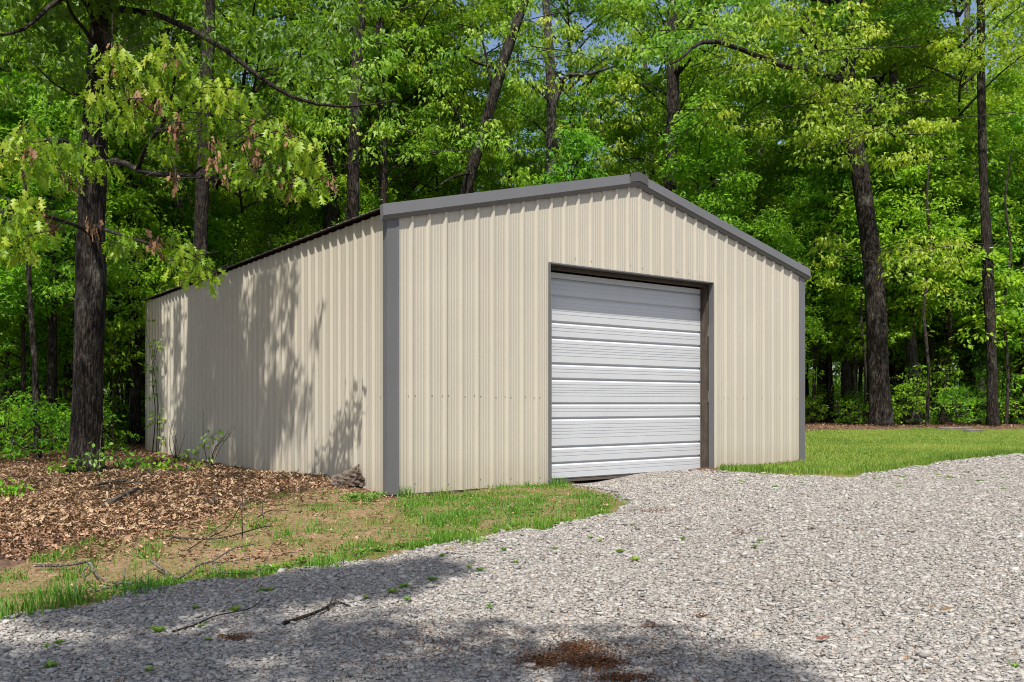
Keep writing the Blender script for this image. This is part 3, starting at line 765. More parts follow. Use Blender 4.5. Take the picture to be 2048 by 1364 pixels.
T_('broadleaf_tree', 'straight pale grey trunk behind the shed roof, forking high up', [(1100, 880), (1100, 600), (1101, 370), (1103, 200), (1098, 100), (1092, 0), (1085, -250)], 27,
   [.22, .21, .20, .18, .17, .14, .08], M_barkg, crown='airy_a', cz=8.0, cs=1.0, coff=(.8, 3.0, 0), crot=.4, seed=13, sprays=[(1060, 1260, 10, 330, 23, 26, 22)],
   limbs=[([PZ(1103, 225, 27), PZ(1122, 170, 27), PZ(1140, 150, 26.5), PZ(1170, 150, 26), PZ(1230, 132, 25.5)], .11, .03), ([PZ(1103, 207, 27), PZ(1080, 185, 26.5), PZ(1060, 170, 26)], .04, .015)])
T_('broadleaf_tree', 'dark trunk leaning right above the left roof slope', [(880, 880), (900, 600), (932, 390), (958, 290), (985, 200), (1008, 120), (1050, 0), (1110, -150)], 24,
   [.22, .21, .19, .18, .17, .17, .14, .08], M_bark, crown='airy_a', cz=7.5, cs=1.0, coff=(-1.2, 3.0, 0), crot=2.4, seed=14, sprays=[(860, 1060, 0, 350, 21, 23.5, 20)],
   limbs=[([PZ(1000, 137, 24), PZ(960, 128, 23.5), PZ(925, 110, 23), PZ(908, 96, 22.6)], .05, .02), ([PZ(985, 190, 24), PZ(960, 70, 24), PZ(905, 45, 24)], .04, .015), ([PZ(955, 300, 24), PZ(900, 205, 23.5), PZ(870, 178, 23)], .04, .015), ([PZ(940, 345, 24), PZ(905, 355, 23), PZ(880, 370, 22.5)], .05, .02)])
T_('broadleaf_tree', 'thick dark trunk just left of the shed peak line, rising behind the side wall', [(690, 880), (695, 600), (705, 440), (709, 240), (716, 100), (722, 0), (730, -250)], 22,
   [.22, .2, .18, .17, .16, .15, .1], M_bark, crown='canopy_a', cz=7.0, coff=(0, 3.2, 0), crot=.9, seed=15, sprays=[(640, 860, 40, 330, 18.5, 21.5, 26)])
T_('broadleaf_tree', 'narrow dark trunk beside a thicker one above the near roof corner', [(765, 880), (765, 600), (766, 400), (765, 250), (760, 100), (757, -100), (750, -300)], 24,
   [.15, .15, .14, .14, .13, .12, .07], M_bark, crown='canopy_b', cz=8.5, cs=.9, coff=(0, 3, 0), crot=3.9, seed=16)
T_('broadleaf_tree', 'dark trunk above the far end of the side wall', [(396, 890), (397, 640), (402, 450), (412, 200), (416, 60), (420, -100), (425, -400)], 20,
   [.19, .18, .17, .17, .16, .14, .08], M_bark, crown='canopy_a', cz=6.0, cs=.95, coff=(0, 3, 0), crot=5.1, seed=17)
T_('broadleaf_tree', 'slimmer trunk left of the dark one above the far end of the side wall', [(352, 890), (354, 640), (357, 450), (352, 250), (350, 60), (345, -200)], 23,
   [.17, .16, .14, .13, .12, .08], M_barkg, crown='canopy_b', cz=7.5, cs=.9, crot=.2, seed=18)
T_('broadleaf_tree', 'grey trunk half hidden in leaves left of the thick dark trunk', [(655, 880), (655, 600), (657, 400), (660, 200), (664, 0), (668, -200)], 27,
   [.18, .17, .16, .16, .15, .1], M_barkg, crown='canopy_c', cz=9.0, cs=.9, crot=1.3, seed=19)
T_('broadleaf_tree', 'dark branchless stem leaning left at the top centre-left', [(700, 880), (690, 600), (655, 300), (612, 130), (590, 60), (572, 0), (545, -120)], 25,
   [.13, .13, .12, .12, .11, .11, .07], M_bark, crown='airy_a', cz=7, cs=1.0, crot=4.0, seed=20)
T_('broadleaf_tree', 'pale forked trunk seen through leaves above the near roof corner', [(812, 880), (812, 600), (815, 370), (822, 290), (832, 250), (840, 130), (845, 0)], 29,
   [.17, .16, .15, .14, .11, .09, .06], M_barkg, crown='airy_a', cz=6.0, cs=1.0, crot=1.5, seed=21, limbs=[([PZ(820, 300, 29), PZ(805, 270, 29), PZ(797, 230, 29)], .10, .05)])
T_('broadleaf_tree', 'straight grey-based trunk behind and right of the thick lawn oak', [(1832, 850), (1826, 740), (1815, 600), (1802, 450), (1795, 320), (1785, 100), (1780, -250)], 26,
   [wpx(26, 26), wpx(24, 26), wpx(22, 26), wpx(20, 26), .14, .12, .07], M_barkg, crown='canopy_b', cz=8.2, crot=2.6, seed=22)
T_('broadleaf_tree', 'tall reddish dark trunk near the right edge of the photo', [(1986, 860), (1983, 700), (1976, 540), (1968, 380), (1963, 200), (1962, 0), (1960, -300)], 24,
   [wpx(24, 24), wpx(22, 24), wpx(24, 24), wpx(18, 24), .12, .11, .07], M_bark, crown='canopy_a', cz=8.6, cs=.95, crot=5.6, seed=23)
T_('broadleaf_tree', 'mottled trunk between the shed and the thick lawn oak', [(1690, 845), (1692, 760), (1690, 600), (1692, 400), (1694, 200), (1700, 0), (1705, -200)], 28,
   [.18, .17, .16, .15, .14, .12, .07], M_barkg, crown='canopy_c', cz=8.0, cs=.95, crot=.8, seed=24)
T_('broadleaf_tree', 'short pale trunk in the gap behind the grey timbers', [(1930, 852), (1926, 790), (1924, 600), (1930, 300), (1935, 0)], 30, [.17, .15, .13, .12, .1], M_barkg, crown='canopy_b', cz=5.2, cs=.85, crot=3.3, seed=25)
T_('broadleaf_tree', 'straight slim tree just left of the big left oak', [(105, 862), (104, 740), (103, 560), (102, 400), (100, 200), (98, 0), (96, -250)], 18.5,
   [wpx(24, 18.5), wpx(21, 18.5), wpx(19, 18.5), .09, .085, .08, .05], M_bark, crown='canopy_a', cz=6.5, cs=.9, crot=1.9, seed=26)
T_('young_tree', 'thin crooked young tree at the far left beside the slim tree', [(76, 885), (72, 800), (68, 700), (60, 600), (56, 500), (50, 380), (40, 250)], 16.0,
   [wpx(15, 16), wpx(13, 16), wpx(12, 16), .05, .045, .04, .03], M_bark, crown='under_b', cz=2.8, cs=.8, crot=.3, seed=27)
T_('broadleaf_tree', 'dark trunk against the far corner of the side wall', [(268, 885), (270, 780), (268, 640), (262, 500), (258, 250), (255, 0), (250, -200)], 20.5,
   [.14, .13, .12, .12, .11, .10, .06], M_bark, crown='canopy_b', cz=6.0, cs=.9, crot=2.2, seed=28)
T_('broadleaf_tree', 'stout dark trunk deep in shade at the far left', [(34, 868), (33, 700), (30, 500), (25, 200), (20, -100)], 24, [.2, .18, .17, .15, .1], M_bark, crown='canopy_c', cz=5.5, crot=4.4, seed=29)
for i, (px, Z, w_, lab) in enumerate([(2012, 25, .05, 'thin pale sapling stem at the right edge of the lawn'), (1853, 24, .055, 'thin straight stem between the thick lawn oak and the right trunk'),
                                      (1727, 25, .045, 'thin stem just left of the thick lawn oak'), (1655, 27, .06, 'slim trunk close to the right corner of the shed'), (1800, 29, .1, 'dark slim trunk close behind the thick lawn oak'),
                                      (1895, 28, .07, 'thin dark stem left of the short pale trunk'), (2040, 27, .09, 'slim trunk at the very right edge')]):
    T_('young_tree', lab, [(px, 858), (px + 4, 740), (px - 5, 620), (px + 9, 500), (px - 2 + 3 * i, 400), (px + 12 - 4 * i, 300)], Z, [w_, w_ * .95, w_ * .9, w_ * .8, w_ * .7, w_ * .4], M_twig if i < 3 else M_bark,
       crown='under_a' if i % 2 else 'under_b', cz=3.0 + .4 * i, cs=1.0, crot=i * 1.1, seed=40 + i, sides=8)

# --- the tree whose crown shades the gravel (it stands behind the viewpoint)
r = np.random.default_rng(5)
def sample_poly_px(poly, n):
    P = np.array(poly, float); o = []
    while len(o) < n:
        x = r.uniform(P[:, 0].min(), P[:, 0].max()); y = r.uniform(P[:, 1].min(), P[:, 1].max())
        if in_poly(np.array([x]), np.array([y]), poly)[0]: o.append((x, y))
    return o
pts = []
for poly, n in (([(-200, 1300), (60, 1290), (300, 1235), (560, 1225), (640, 1240), (760, 1225), (980, 1240), (1120, 1262), (1180, 1250), (1330, 1262), (1440, 1300), (1560, 1350), (1700, 1420), (1700, 1700), (-200, 1700)], 520),
                ([(80, 1235), (420, 1172), (640, 1150), (860, 1125), (905, 1150), (760, 1185), (560, 1200), (300, 1230)], 210),
                ([(-200, 1340), (200, 1300), (500, 1290), (500, 1500), (-200, 1500)], 120)):
    for px, py in sample_poly_px(poly, n):
        g = ground_px(px, py); zc = r.uniform(10, 13.5); l = (zc - g[2]) / S[2]
        pts.append([g[0] + S[0] * l, g[1] + S[1] * l, zc])
pts = np.array(pts)
base = np.array([-1.5, -6.0, 0.0])
bt = thing('oak_tree', 'tall oak standing behind the viewpoint, its crown shading the near gravel', 'tree', (base[0], base[1], float(ground_h(base[0], base[1]))))
trunk_obj(bt, [base + [0, 0, -.3], base + [.1, .1, 4], base + [.2, .4, 8], base + [.2, .8, 11.5]], [.3, .27, .2, .1], M_bark, np.array(bt.location), seed=60)
b = MB()
for k in range(14):
    q = pts[r.integers(len(pts))] - np.array(bt.location); s0 = np.array([.2, .4 + .1 * k / 5, 7.0 + k * .3])
    b.tube(smooth_path([s0, (s0 + q) / 2 + [0, 0, .4], q], 8), np.linspace(.06, .012, 8), 5)
b.build('limbs', M_bark, bt)
V, Fa, T = cluster_leaves(pts - np.array(bt.location), .22, 10, .19, 'mid', r, flat=.5, tint=(0, 1))
link('crown', mesh_np('shade_crown', V, Fa, M_oakleaf, attrs={'tint': T}), bt)

# --- the rest of the woods: one tree of each kind, then copies
def copy_tree(src, loc, rotz, scale, label, group):
    c = src.copy(); col.objects.link(c); c.location = loc; c.rotation_euler = (0, 0, rotz); c.scale = (scale,) * 3
    c['label'] = label; c['group'] = group
    for ch in src.children:
        d = ch.copy(); col.objects.link(d); d.parent = c
    return c
def proto_tree(name, crown, H, rad, cz, m, seed, cs=1.0, lean=.3):
    r = np.random.default_rng(seed); top = H
    pts = [[0, 0, 0], [r.normal() * .1, r.normal() * .1, top * .25], [r.normal() * lean * .7, r.normal() * lean * .7, top * .5], [r.normal() * lean, r.normal() * lean, top]]
    t = thing(name, '', 'tree')
    trunk_obj(t, np.array(pts) + [0, 0, 0], [rad, rad * .85, rad * .7, rad * .25], m, np.array([0, 0, .3]), seed=seed, sides=10, n=16)
    c = link('crown', PROTO[crown][0], t, (pts[2][0] * .6, pts[2][1] * .6, cz)); b_ = link('branches', PROTO[crown][1], t, (pts[2][0] * .6, pts[2][1] * .6, cz))
    for o in (c, b_): o.scale = (cs,) * 3
    return t
kinds = [proto_tree('broadleaf_tree', 'canopy_a', 16, .19, 5.0, M_bark, 201), proto_tree('broadleaf_tree', 'canopy_b', 17, .16, 5.5, M_bark, 202), proto_tree('broadleaf_tree', 'canopy_c', 16, .2, 6.0, M_barkg, 203),
         proto_tree('broadleaf_tree', 'far_a', 19, .2, 3.5, M_bark, 204)]
unders = [proto_tree('understory_tree', 'under_a', 6, .05, .8, M_twig, 205, lean=.2), proto_tree('understory_tree', 'under_b', 7, .06, .8, M_twig, 206, lean=.2)]
for u_ in unders:
    for c_ in u_.children:
        if c_.name.split('.')[0] != 'trunk': c_.location.z = 1.9
used = set()
def put(pool, i, x, y, rot, s, label, group):
    src = pool[i]; z = float(ground_h(x, y))
    if id(src) not in used and (src.location.length < .01):
        pass
    key = src.name
    if key not in used:
        used.add(key); src.location = (x, y, z); src.rotation_euler = (0, 0, rot); src.scale = (s,) * 3; src['label'] = label; src['group'] = group
    else: copy_tree(src, (x, y, z), rot, s, label, group)
def sky_gap(x, y):
    px = CX + x / y * F; return 860 < px < 1330
r = np.random.default_rng(31)
placed = []
def far_enough(x, y, d):
    for a, b_ in placed:
        if (a - x) ** 2 + (b_ - y) ** 2 < d * d: return False
    placed.append((x, y)); return True
def zone(x, y):
    px = CX + x / y * F
    for lim, ph in ((40, 'at the far left edge'), (300, 'between the big left oak and the shed'), (560, 'above the far half of the side wall'), (800, 'above the near roof corner'), (1040, 'above the middle of the left roof slope'),
                    (1275, 'just left of the roof peak'), (1610, 'above the right roof slope'), (1765, 'between the shed and the thick lawn oak'), (1980, 'right of the thick lawn oak')):
        if px < lim: return ph
    return 'at the far right edge'
def ok_site(x, y, tall=True):
    if in_shed(x, y, 1.6): return False
    if in_poly(np.array([x]), np.array([y]), LAWN)[0] or in_gravel(np.array([x]), np.array([y]))[0]: return False
    px = CX + x / y * F
    if px > 1560 and y < (30 if tall else 26): return False
    if px < 300 and y < (20.5 if tall else 15.5): return False
    if 300 <= px <= 1610 and y < (29 if tall else 21): return False
    return True
n = 0
for _try in range(6000):
    if n >= 56: break
    y = r.uniform(16, 44); x = r.uniform(-.72, .72) * y
    if not ok_site(x, y): continue
    if sky_gap(x, y) and y < 34: continue
    if not far_enough(x, y, 2.3): continue
    z = zone(x, y); put(kinds, int(r.integers(3)), x, y, r.uniform(0, 6.28), r.uniform(.85, 1.15), 'leafy woodland tree ' + z, 'woodland trees ' + z); n += 1
n = 0
for _try in range(6000):
    if n >= 44: break
    y = r.uniform(40, 66); x = r.uniform(-.74, .74) * y
    if not far_enough(x, y, 2.4): continue
    s = r.uniform(.85, 1.1) * (.9 if sky_gap(x, y) else 1)
    z = zone(x, y); put(kinds, 3, x, y, r.uniform(0, 6.28), s, 'tall far green tree deep in the woods ' + z, 'farthest trees ' + z); n += 1
placed = []
n = 0
for _try in range(6000):
    if n >= 95: break
    y = r.uniform(14.5, 38); x = r.uniform(-.72, .72) * y
    if not ok_site(x, y, False) or (x / y * F + CX < 300 and y < 19): continue
    if not far_enough(x, y, 1.25): continue
    if 300 < CX + x / y * F < 1610 and r.random() < .45: continue
    z = zone(x, y); put(unders, int(r.integers(2)), x, y, r.uniform(0, 6.28), r.uniform(.7, 1.2), 'layered bright green understory tree ' + z, 'understory trees ' + z); n += 1
placed = []; n = 0
for _try in range(3000):
    if n >= 22: break
    px = r.uniform(1625, 2150); y = r.uniform(25.6, 30); x = (px - CX) / F * y
    if min(abs(px - q_) for q_ in (1690, 1765, 1832, 1930, 1985)) < 34 and y < 28.5: continue
    if not far_enough(x, y, 1.0): continue
    put(unders, int(r.integers(2)), x, y, r.uniform(0, 6.28), r.uniform(.9, 1.45), 'sunlit understory tree on the lawn edge ' + zone(x, y), 'lawn edge understory trees ' + zone(x, y)); n += 1
n = 0
for _try in range(3000):
    if n >= 9: break
    px = r.uniform(-80, 300); y = r.uniform(17.5, 24); x = (px - CX) / F * y
    if in_shed(x, y, .9) or not far_enough(x, y, 1.0): continue
    put(unders, int(r.integers(2)), x, y, r.uniform(0, 6.28), r.uniform(.8, 1.25), 'understory tree with spreading sprays close behind the big left oak', 'understory trees behind the big left oak'); n += 1
# shrubs along the wood's edge
def shrub(kind):
    t = thing('shrub', '', 'shrub'); link('foliage', PROTO[kind][0], t); link('stems', PROTO[kind][1], t); return t
shr = [shrub('shrub_a'), shrub('shrub_b')]
placed = []; n = 0
for _try in range(3000):
    if n >= 62: break
    if r.random() < .42: px, y = r.uniform(1605, 2200), r.uniform(24.0, 29)
    else: px, y = r.uniform(-150, 290), r.uniform(14.5, 27)
    x = (px - CX) / F * y
    if (205 < px < 305 and y < 21.5) or not far_enough(x, y, .6) or in_shed(x, y, .6): continue
    z = 'on the lawn edge ' + zone(x, y) if px > 1600 else ('left of the big left oak' if px < 150 else 'between the big left oak and the shed')
    put(shr, int(r.integers(2)), x, y, r.uniform(0, 6.28), r.uniform(.5, 1.1), 'low green shrub ' + z, 'low shrubs ' + z); n += 1

# far-off wood that reads as one mass
r = np.random.default_rng(91); C = []
for k in range(7500):
    y = r.uniform(66, 84); x = r.uniform(-.85, .85) * y; hmax = 6 if k > 5200 else 15 + 7 * vnoise(np.array(x * .12), np.array(1.0), 4)
    px = CX + x / y * F
    if 860 < px < 1330: hmax *= .8
    C.append([x, y, float(ground_h(x, y)) + r.uniform(0, 1) * float(hmax)])
V, Fa, T = cluster_leaves(np.array(C), r.uniform(.9, 1.6, len(C)), 24, .38, 'mid', r, flat=.5, tint=(0, 1))
tag(link('distant_woods', mesh_np('distant_woods', V, Fa, M_leaf, attrs={'tint': T})), 'far-off green wood closing the view between the trunks', 'woods', kind='stuff')

# ------------------------------------------------------------------ plants by the shed
def leafy_plant(name, label, cat, base, stems, nleaf, lsize, kind, m, group=None, seed=1, tint=(.3, 1), droop=.5, rad=.12, smat=None, cl_from=.35):
    r = np.random.default_rng(seed); b_ = np.array(base)
    t = thing(name, label, cat, tuple(base), 0, group); mb = MB(); C = []
    for st, r0 in stems:
        p = smooth_path(np.array(st), 9); mb.tube(p, np.linspace(r0, r0 * .35, 9), 5)
        for f in np.linspace(cl_from, 1, 5): C.append(p[int(f * 8)])
    mb.build('stem', smat or M_stick, t)
    V, Fa, T = cluster_leaves(np.array(C), rad, nleaf, lsize, kind, r, flat=.6, droop=droop, tint=tint)
    link('foliage', mesh_np(name + '_foliage', V, Fa, m, attrs={'tint': T}), t); return t
def wall_pt(t, off=.25):
    p = C0 + EY * t - EX * off; return np.array([p[0], p[1], float(ground_h(p[0], p[1]))])
g = ground_px(372, 945)
leafy_plant('sapling', 'small bright green sapling sprouting in front of the side wall', 'sapling', g, [([[0, 0, 0], [.03, 0, .2], [.12, 0, .38]], .008), ([[0, 0, 0], [.05, 0, .1], [.30, .02, .25]], .007), ([[.1, 0, .3], [.3, 0, .5], [.55, .05, .62]], .006)], 5, .085, 'oval', M_weed, seed=3)
g = ground_px(198, 975)
leafy_plant('sapling', 'thin pale-stemmed sapling at the foot of the big left oak', 'sapling', g, [([[0, 0, 0], [.01, 0, .4], [.04, 0, .8]], .008), ([[0, 0, .25], [-.1, 0, .35], [-.25, 0, .42]], .005), ([[0, 0, .3], [.12, 0, .4], [.3, 0, .45]], .005)], 4, .08, 'oval', M_weed, seed=4)
for i, (px, py, lab) in enumerate([(8, 1000, 'small leafy seedling at the left edge in the leaf litter'), (262, 940, 'low leafy sprout right of the big left oak'), (320, 945, 'low leafy sprout nearest the sapling at the side wall'), (130, 950, 'low leafy sprout left of the big left oak')]):
    g = ground_px(px, py); leafy_plant('seedling', lab, 'seedling', g, [([[0, 0, 0], [.02, 0, .12], [-.04, .02, .26]], .005), ([[0, 0, 0], [.1, 0, .1], [.2, .05, .2]], .005), ([[0, 0, 0], [-.1, 0, .1], [-.18, -.05, .14]], .005)], 5, .08, 'oval', M_under, seed=10 + i)
# vine and thicket on the far end of the side wall
w0 = wall_pt(9.9, .10)
leafy_plant('climbing_vine', 'thin leafy vine climbing the far end of the side wall', 'vine', w0,
            [([[0, 0, 0], [.1, -.1, .8], [0, 0, 1.6], [.12, -.12, 2.3]], .012), ([[.2, -.3, 0], [.25, -.35, .9], [.1, -.1, 1.5], [-.2, .1, 2.7]], .010), ([[.3, -.45, 0], [.35, -.5, .6], [.28, -.45, 1.2]], .009), ([[0, 0, 1.5], [.3, -.5, 2.1], [.5, -.7, 2.25]], .006)], 5, .10, 'oval', M_weed, seed=21, rad=.2, smat=M_twig)
w0 = wall_pt(10.6, .7)
leafy_plant('sapling', 'leafy sapling overlapping the far corner of the side wall', 'sapling', w0, [([[0, 0, 0], [0, 0, 1.4], [.1, -.1, 2.6]], .02), ([[0, 0, 1.2], [.3, -.2, 1.8], [.6, -.5, 2.3]], .01), ([[0, 0, 1.6], [-.3, -.2, 2.3], [-.5, -.4, 2.8]], .01), ([[0, 0, .7], [-.3, -.3, 1.2], [-.4, -.5, 1.5]], .01)], 7, .11, 'mid', M_under, seed=22, rad=.26, smat=M_twig)
# tiny bright cushion plant at the near corner
g = ground_px(726, 1003); r = np.random.default_rng(8)
t = thing('cushion_plant', 'bright green low mound of fine leaves by the near shed corner', 'plant', tuple(g))
C = np.column_stack([r.normal(size=60) * .085, r.normal(size=60) * .05, r.uniform(.01, .07, 60)])
V, Fa, T = cluster_leaves(C, .03, 12, .028, 'oval', r, flat=1, droop=-.6, tint=(.4, 1)); link('foliage', mesh_np('cushion', V, Fa, M_weed, attrs={'tint': T}), t)
# twiggy stems against the side wall
r = np.random.default_rng(81)
for (px, py, lab, hgt) in [(352, 900, 'bare grey twigs reaching up in front of the side wall', .8), (420, 915, 'pair of thin upright stems close to the side wall', .9)]:
    g = ground_px(px, py + 25); b = MB()
    for k in range(5):
        a = r.uniform(-.5, .5); b.tube(smooth_path([[0, 0, 0], [a * .3 + r.normal() * .05, 0, hgt * .4], [a * .8, r.normal() * .1, hgt * r.uniform(.6, 1.1)]], 7), np.linspace(.007, .002, 7), 5)
    o = b.build('bare_twigs', M_twig, None, loc=tuple(g)); tag(o, lab, 'twigs')

# ------------------------------------------------------------------ the old wood leaning on the wall
lg = ground_px(700, 972); ang = math.atan2(EY[1], EY[0])
t = thing('wood_chunk', 'weathered grey chunk of split wood leaning against the side wall', 'wood chunk', tuple(lg + [0, .02, 0]), 0)
b = MB(); n = 22; Vv = []; nl = 40
rot = Matrix.Rotation(R(-24), 3, 'Y') @ Matrix.Rotation(R(28), 3, 'X')
for i in range(nl):
    u = i / (nl - 1)
    for k in range(n):
        th = math.pi * k / (n - 1)
        rad = .158 * (1 + .085 * math.sin(u * 26 + th * 1.2) * math.exp(-((th - 1.0) / .8) ** 2) + .22 * (vnoise(np.array(u * 7.0), np.array(th * 2.6), 44) - .5) + .12 * (vnoise(np.array(u * 2), np.array(th * 5), 45) - .5))
        v = Vector((-.16 + .34 * u + .02 * math.sin(k * 1.7), -float(rad) * math.cos(th) * .85, float(rad) * math.sin(th) * 1.05))
        Vv.append(tuple(rot @ v + Vector((0, 0, .03))))
fs = [(i * n + k, i * n + k + 1, (i + 1) * n + k + 1, (i + 1) * n + k) for i in range(nl - 1) for k in range(n - 1)]
fs += [tuple(range(n)), tuple((nl - 1) * n + k for k in range(n - 1, -1, -1)), ]
b.add(Vv, fs); b.build('split_log', M_stump, t)
b = MB(); b.box(-.02, .02, -.11, .11, 0, .21, rot=Matrix.Rotation(R(20), 4, 'Y') @ Matrix.Rotation(R(-12), 4, 'X'), at=(.135, -.02, -.02)); b.build('board_end', M_stump, t)
b = MB(); b.box(-.03, .03, -.02, .02, -.02, .17, rot=Matrix.Rotation(R(6), 4, 'Y'), at=(.195, .10, 0)); b.build('board_end', M_post, t)

for i, (a_, b2, lab) in enumerate([((1880, 861), (1942, 858), 'longer grey timber lying at the far edge of the lawn'), ((1932, 866), (1962, 862), 'shorter grey timber lying at the far edge of the lawn')]):
    A = ground_px(*a_); B = ground_px(*b2); A[1] = min(A[1], 25.0); B[1] = A[1] + .4; A[0] = (a_[0] - CX) / F * A[1]; B[0] = (b2[0] - CX) / F * B[1]
    A[2] = float(ground_h(A[0], A[1])); B[2] = float(ground_h(B[0], B[1])); L_ = np.linalg.norm(B - A)
    m_ = MB(); m_.box(-L_ / 2, L_ / 2, -.07, .07, -.02, .09)
    me = m_.mesh('timber', M_timber); o = link('landscape_timber', me, None, tuple((A + B) / 2), math.atan2(B[1] - A[1], B[0] - A[0]))
    bv = o.modifiers.new('bevel', 'BEVEL'); bv.width = .015; bv.segments = 2
    tag(o, lab, 'timber')

# ------------------------------------------------------------------ fallen sticks
def stick(label, pts, r0, r1, subs=(), lift=.012, cat='fallen branch', name='fallen_branch', m=None):
    P = [ground_px(a, b_) + [0, 0, lift + (q[0] if q else 0)] for a, b_, *q in pts]
    base = P[0].copy(); mb = MB()
    mb.tube(smooth_path(np.array(P) - base, 16), np.linspace(r0 * .8, r1 * .8, 16), 7, noise=.12)
    for s in subs:
        if isinstance(s[0], tuple):
            Q = [ground_px(a, b_) + [0, 0, lift + (q[0] if q else 0)] for a, b_, *q in s]
            mb.tube(smooth_path(np.array(Q) - base, 8), np.linspace(r1 * 1.1, r1 * .5, 8), 5)
    o = mb.build(name, m or M_stick, None, smooth=True, loc=tuple(base)); tag(o, label, cat); return o
stick('long grey crooked branch lying on the dirt at the far left', [(70, 1141, .02), (110, 1141, .02), (155, 1140, .03), (178, 1146, .06), (195, 1165, .03), (225, 1176, .02), (300, 1178, .03)], .014, .006,
      [[(178, 1146, .05), (165, 1160, .02), (185, 1178, .02)], [(248, 1176, .02), (250, 1176, .12)], [(225, 1176), (260, 1182, .03), (300, 1165, .05)]])
stick('pale forked branch pointing right, just above the gravel edge', [(303, 1140, .05), (330, 1152, .02), (357, 1163, .01), (395, 1146, .04), (425, 1138, .04), (465, 1115, .05), (508, 1108, .06)], .014, .005,
      [[(425, 1140, .03), (445, 1155, .02), (520, 1160, .05), (548, 1120, .14)], [(357, 1163), (320, 1160, .02)], [(425, 1138, .03), (460, 1135, .03), (520, 1128, .04)]])
stick('dead twiggy branch with one tall upright shoot on the mossy dirt', [(335, 1082, .03), (365, 1085, .02), (420, 1086, .02), (460, 1083, .03), (520, 1068, .04), (545, 1064, .04)], .012, .005,
      [[(485, 1078, .0), (484, 1078, .22), (488, 1078, .48)], [(420, 1082, .02), (455, 1065, .03), (484, 1078, .28)], [(375, 1104, .0), (410, 1085, .02), (440, 1066, .05)], [(484, 1078, .2), (474, 1078, .32)], [(484, 1078, .24), (500, 1078, .34)]], m=M_twig)
stick('reddish-brown broken stick lying on the gravel', [(566, 1259, .02), (600, 1252, .03), (640, 1237, .03), (672, 1220, .03), (700, 1224, .02)], .013, .006, [[(655, 1230, .02), (668, 1216, .06)]], m=M_twig)
stick('thin dark twig on the gravel left of the reddish stick', [(345, 1276, .02), (390, 1262, .02), (430, 1248, .03), (500, 1232, .03), (528, 1214, .04)], .006, .003, m=M_twig)
stick('short thick log piece half buried in the brown leaves', [(208, 1020, .03), (225, 1010, .03), (245, 1002, .05), (275, 987, .04)], .035, .022)
stick('short grey wood stub in the brown leaves', [(421, 1014, .02), (430, 1005, .04)], .026, .022)
stick('curved thin stick lying across the shaded leaves', [(190, 980, .05), (240, 972, .05), (290, 978, .05)], .018, .008)
stick('short pale stick just above the left gravel edge', [(180, 1194, .02), (210, 1188, .02), (238, 1182, .03)], .012, .008)
stick('slim twig lying on the dirt near the grass patch', [(515, 1042, .02), (540, 1030, .03), (578, 1030, .03)], .007, .004, [[(525, 1036, .02), (524, 1028, .12)]], m=M_twig)
stick('bent rusty twig arching against the side wall above the wood chunk', [(693, 955, .20), (705, 955, .26), (714, 955, .24), (721, 960, .12)], .003, .002, m=M_twig, cat='twig', name='bent_twig')

# ------------------------------------------------------------------ ground cover
r = np.random.default_rng(61)
def gz(P): return ground_h(P[:, 0], P[:, 1])
def frustum_pts(n, y0, y1, spread=.68, pw=1.0):
    """random ground points in front of the camera, denser close by"""
    u = r.random(n); y = (y0 ** (2 - pw) + u * (y1 ** (2 - pw) - y0 ** (2 - pw))) ** (1 / (2 - pw)) if pw != 2 else y0 * (y1 / y0) ** u
    return (r.uniform(-spread, spread, n)) * y, y

# stones
x, y = frustum_pts(360000, 2.6, 17.5, .66, 1.3)
k = in_gravel(x, y) & ~in_shed(x, y, -.05); x = x[k]; y = y[k]; n = len(x)
sz = np.clip(r.lognormal(math.log(.0090), .40, n), .004, .026) * (1 + .05 * np.clip(y - 5, 0, 12))
box = np.array([[a, b_, c] for c in (-1, 1) for b_ in (-1, 1) for a in (-1, 1)], float) * .72
Bf = np.array([(0, 2, 3, 1), (4, 5, 7, 6), (0, 1, 5, 4), (2, 6, 7, 3), (0, 4, 6, 2), (1, 3, 7, 5)])
Vs = box[None] * r.uniform(.55, 1.25, (n, 8, 1)) + r.normal(size=(n, 8, 3)) * .20
Vs = Vs * np.column_stack([r.uniform(.8, 1.5, n), r.uniform(.6, 1.0, n), r.uniform(.3, .6, n)])[:, None, :] * sz[:, None, None]
q = r.normal(size=(n, 3, 3)) * .35; q[:, 0, 0] += 1; q[:, 1, 1] += 1; q[:, 2, 2] += 1
th = r.uniform(0, 6.28, n); c_, s_ = np.cos(th), np.sin(th); Rz = np.zeros((n, 3, 3)); Rz[:, 0, 0] = c_; Rz[:, 0, 1] = -s_; Rz[:, 1, 0] = s_; Rz[:, 1, 1] = c_; Rz[:, 2, 2] = 1
tl = r.normal(size=(n, 2)) * .3; Rx = np.zeros((n, 3, 3)); Rx[:, 0, 0] = 1; Rx[:, 1, 1] = np.cos(tl[:, 0]); Rx[:, 1, 2] = -np.sin(tl[:, 0]); Rx[:, 2, 1] = np.sin(tl[:, 0]); Rx[:, 2, 2] = np.cos(tl[:, 0])
Vs = np.einsum('nij,nvj->nvi', np.einsum('nij,njk->nik', Rz, Rx), Vs)
z = ground_h(x, y) + .012 + .03 * (fbm(x * 1.3, y * 1.3, 8) - .3) + sz * r.uniform(-.1, .35, n)
Vs += np.stack([x, y, z], -1)[:, None, :]
Fs = (Bf[None] + (np.arange(n) * 8)[:, None, None]).reshape(-1, 4)
tint = np.clip(r.beta(2.6, 2.4, n) * .93 + (r.random(n) < .05) * .3, 0, 1)
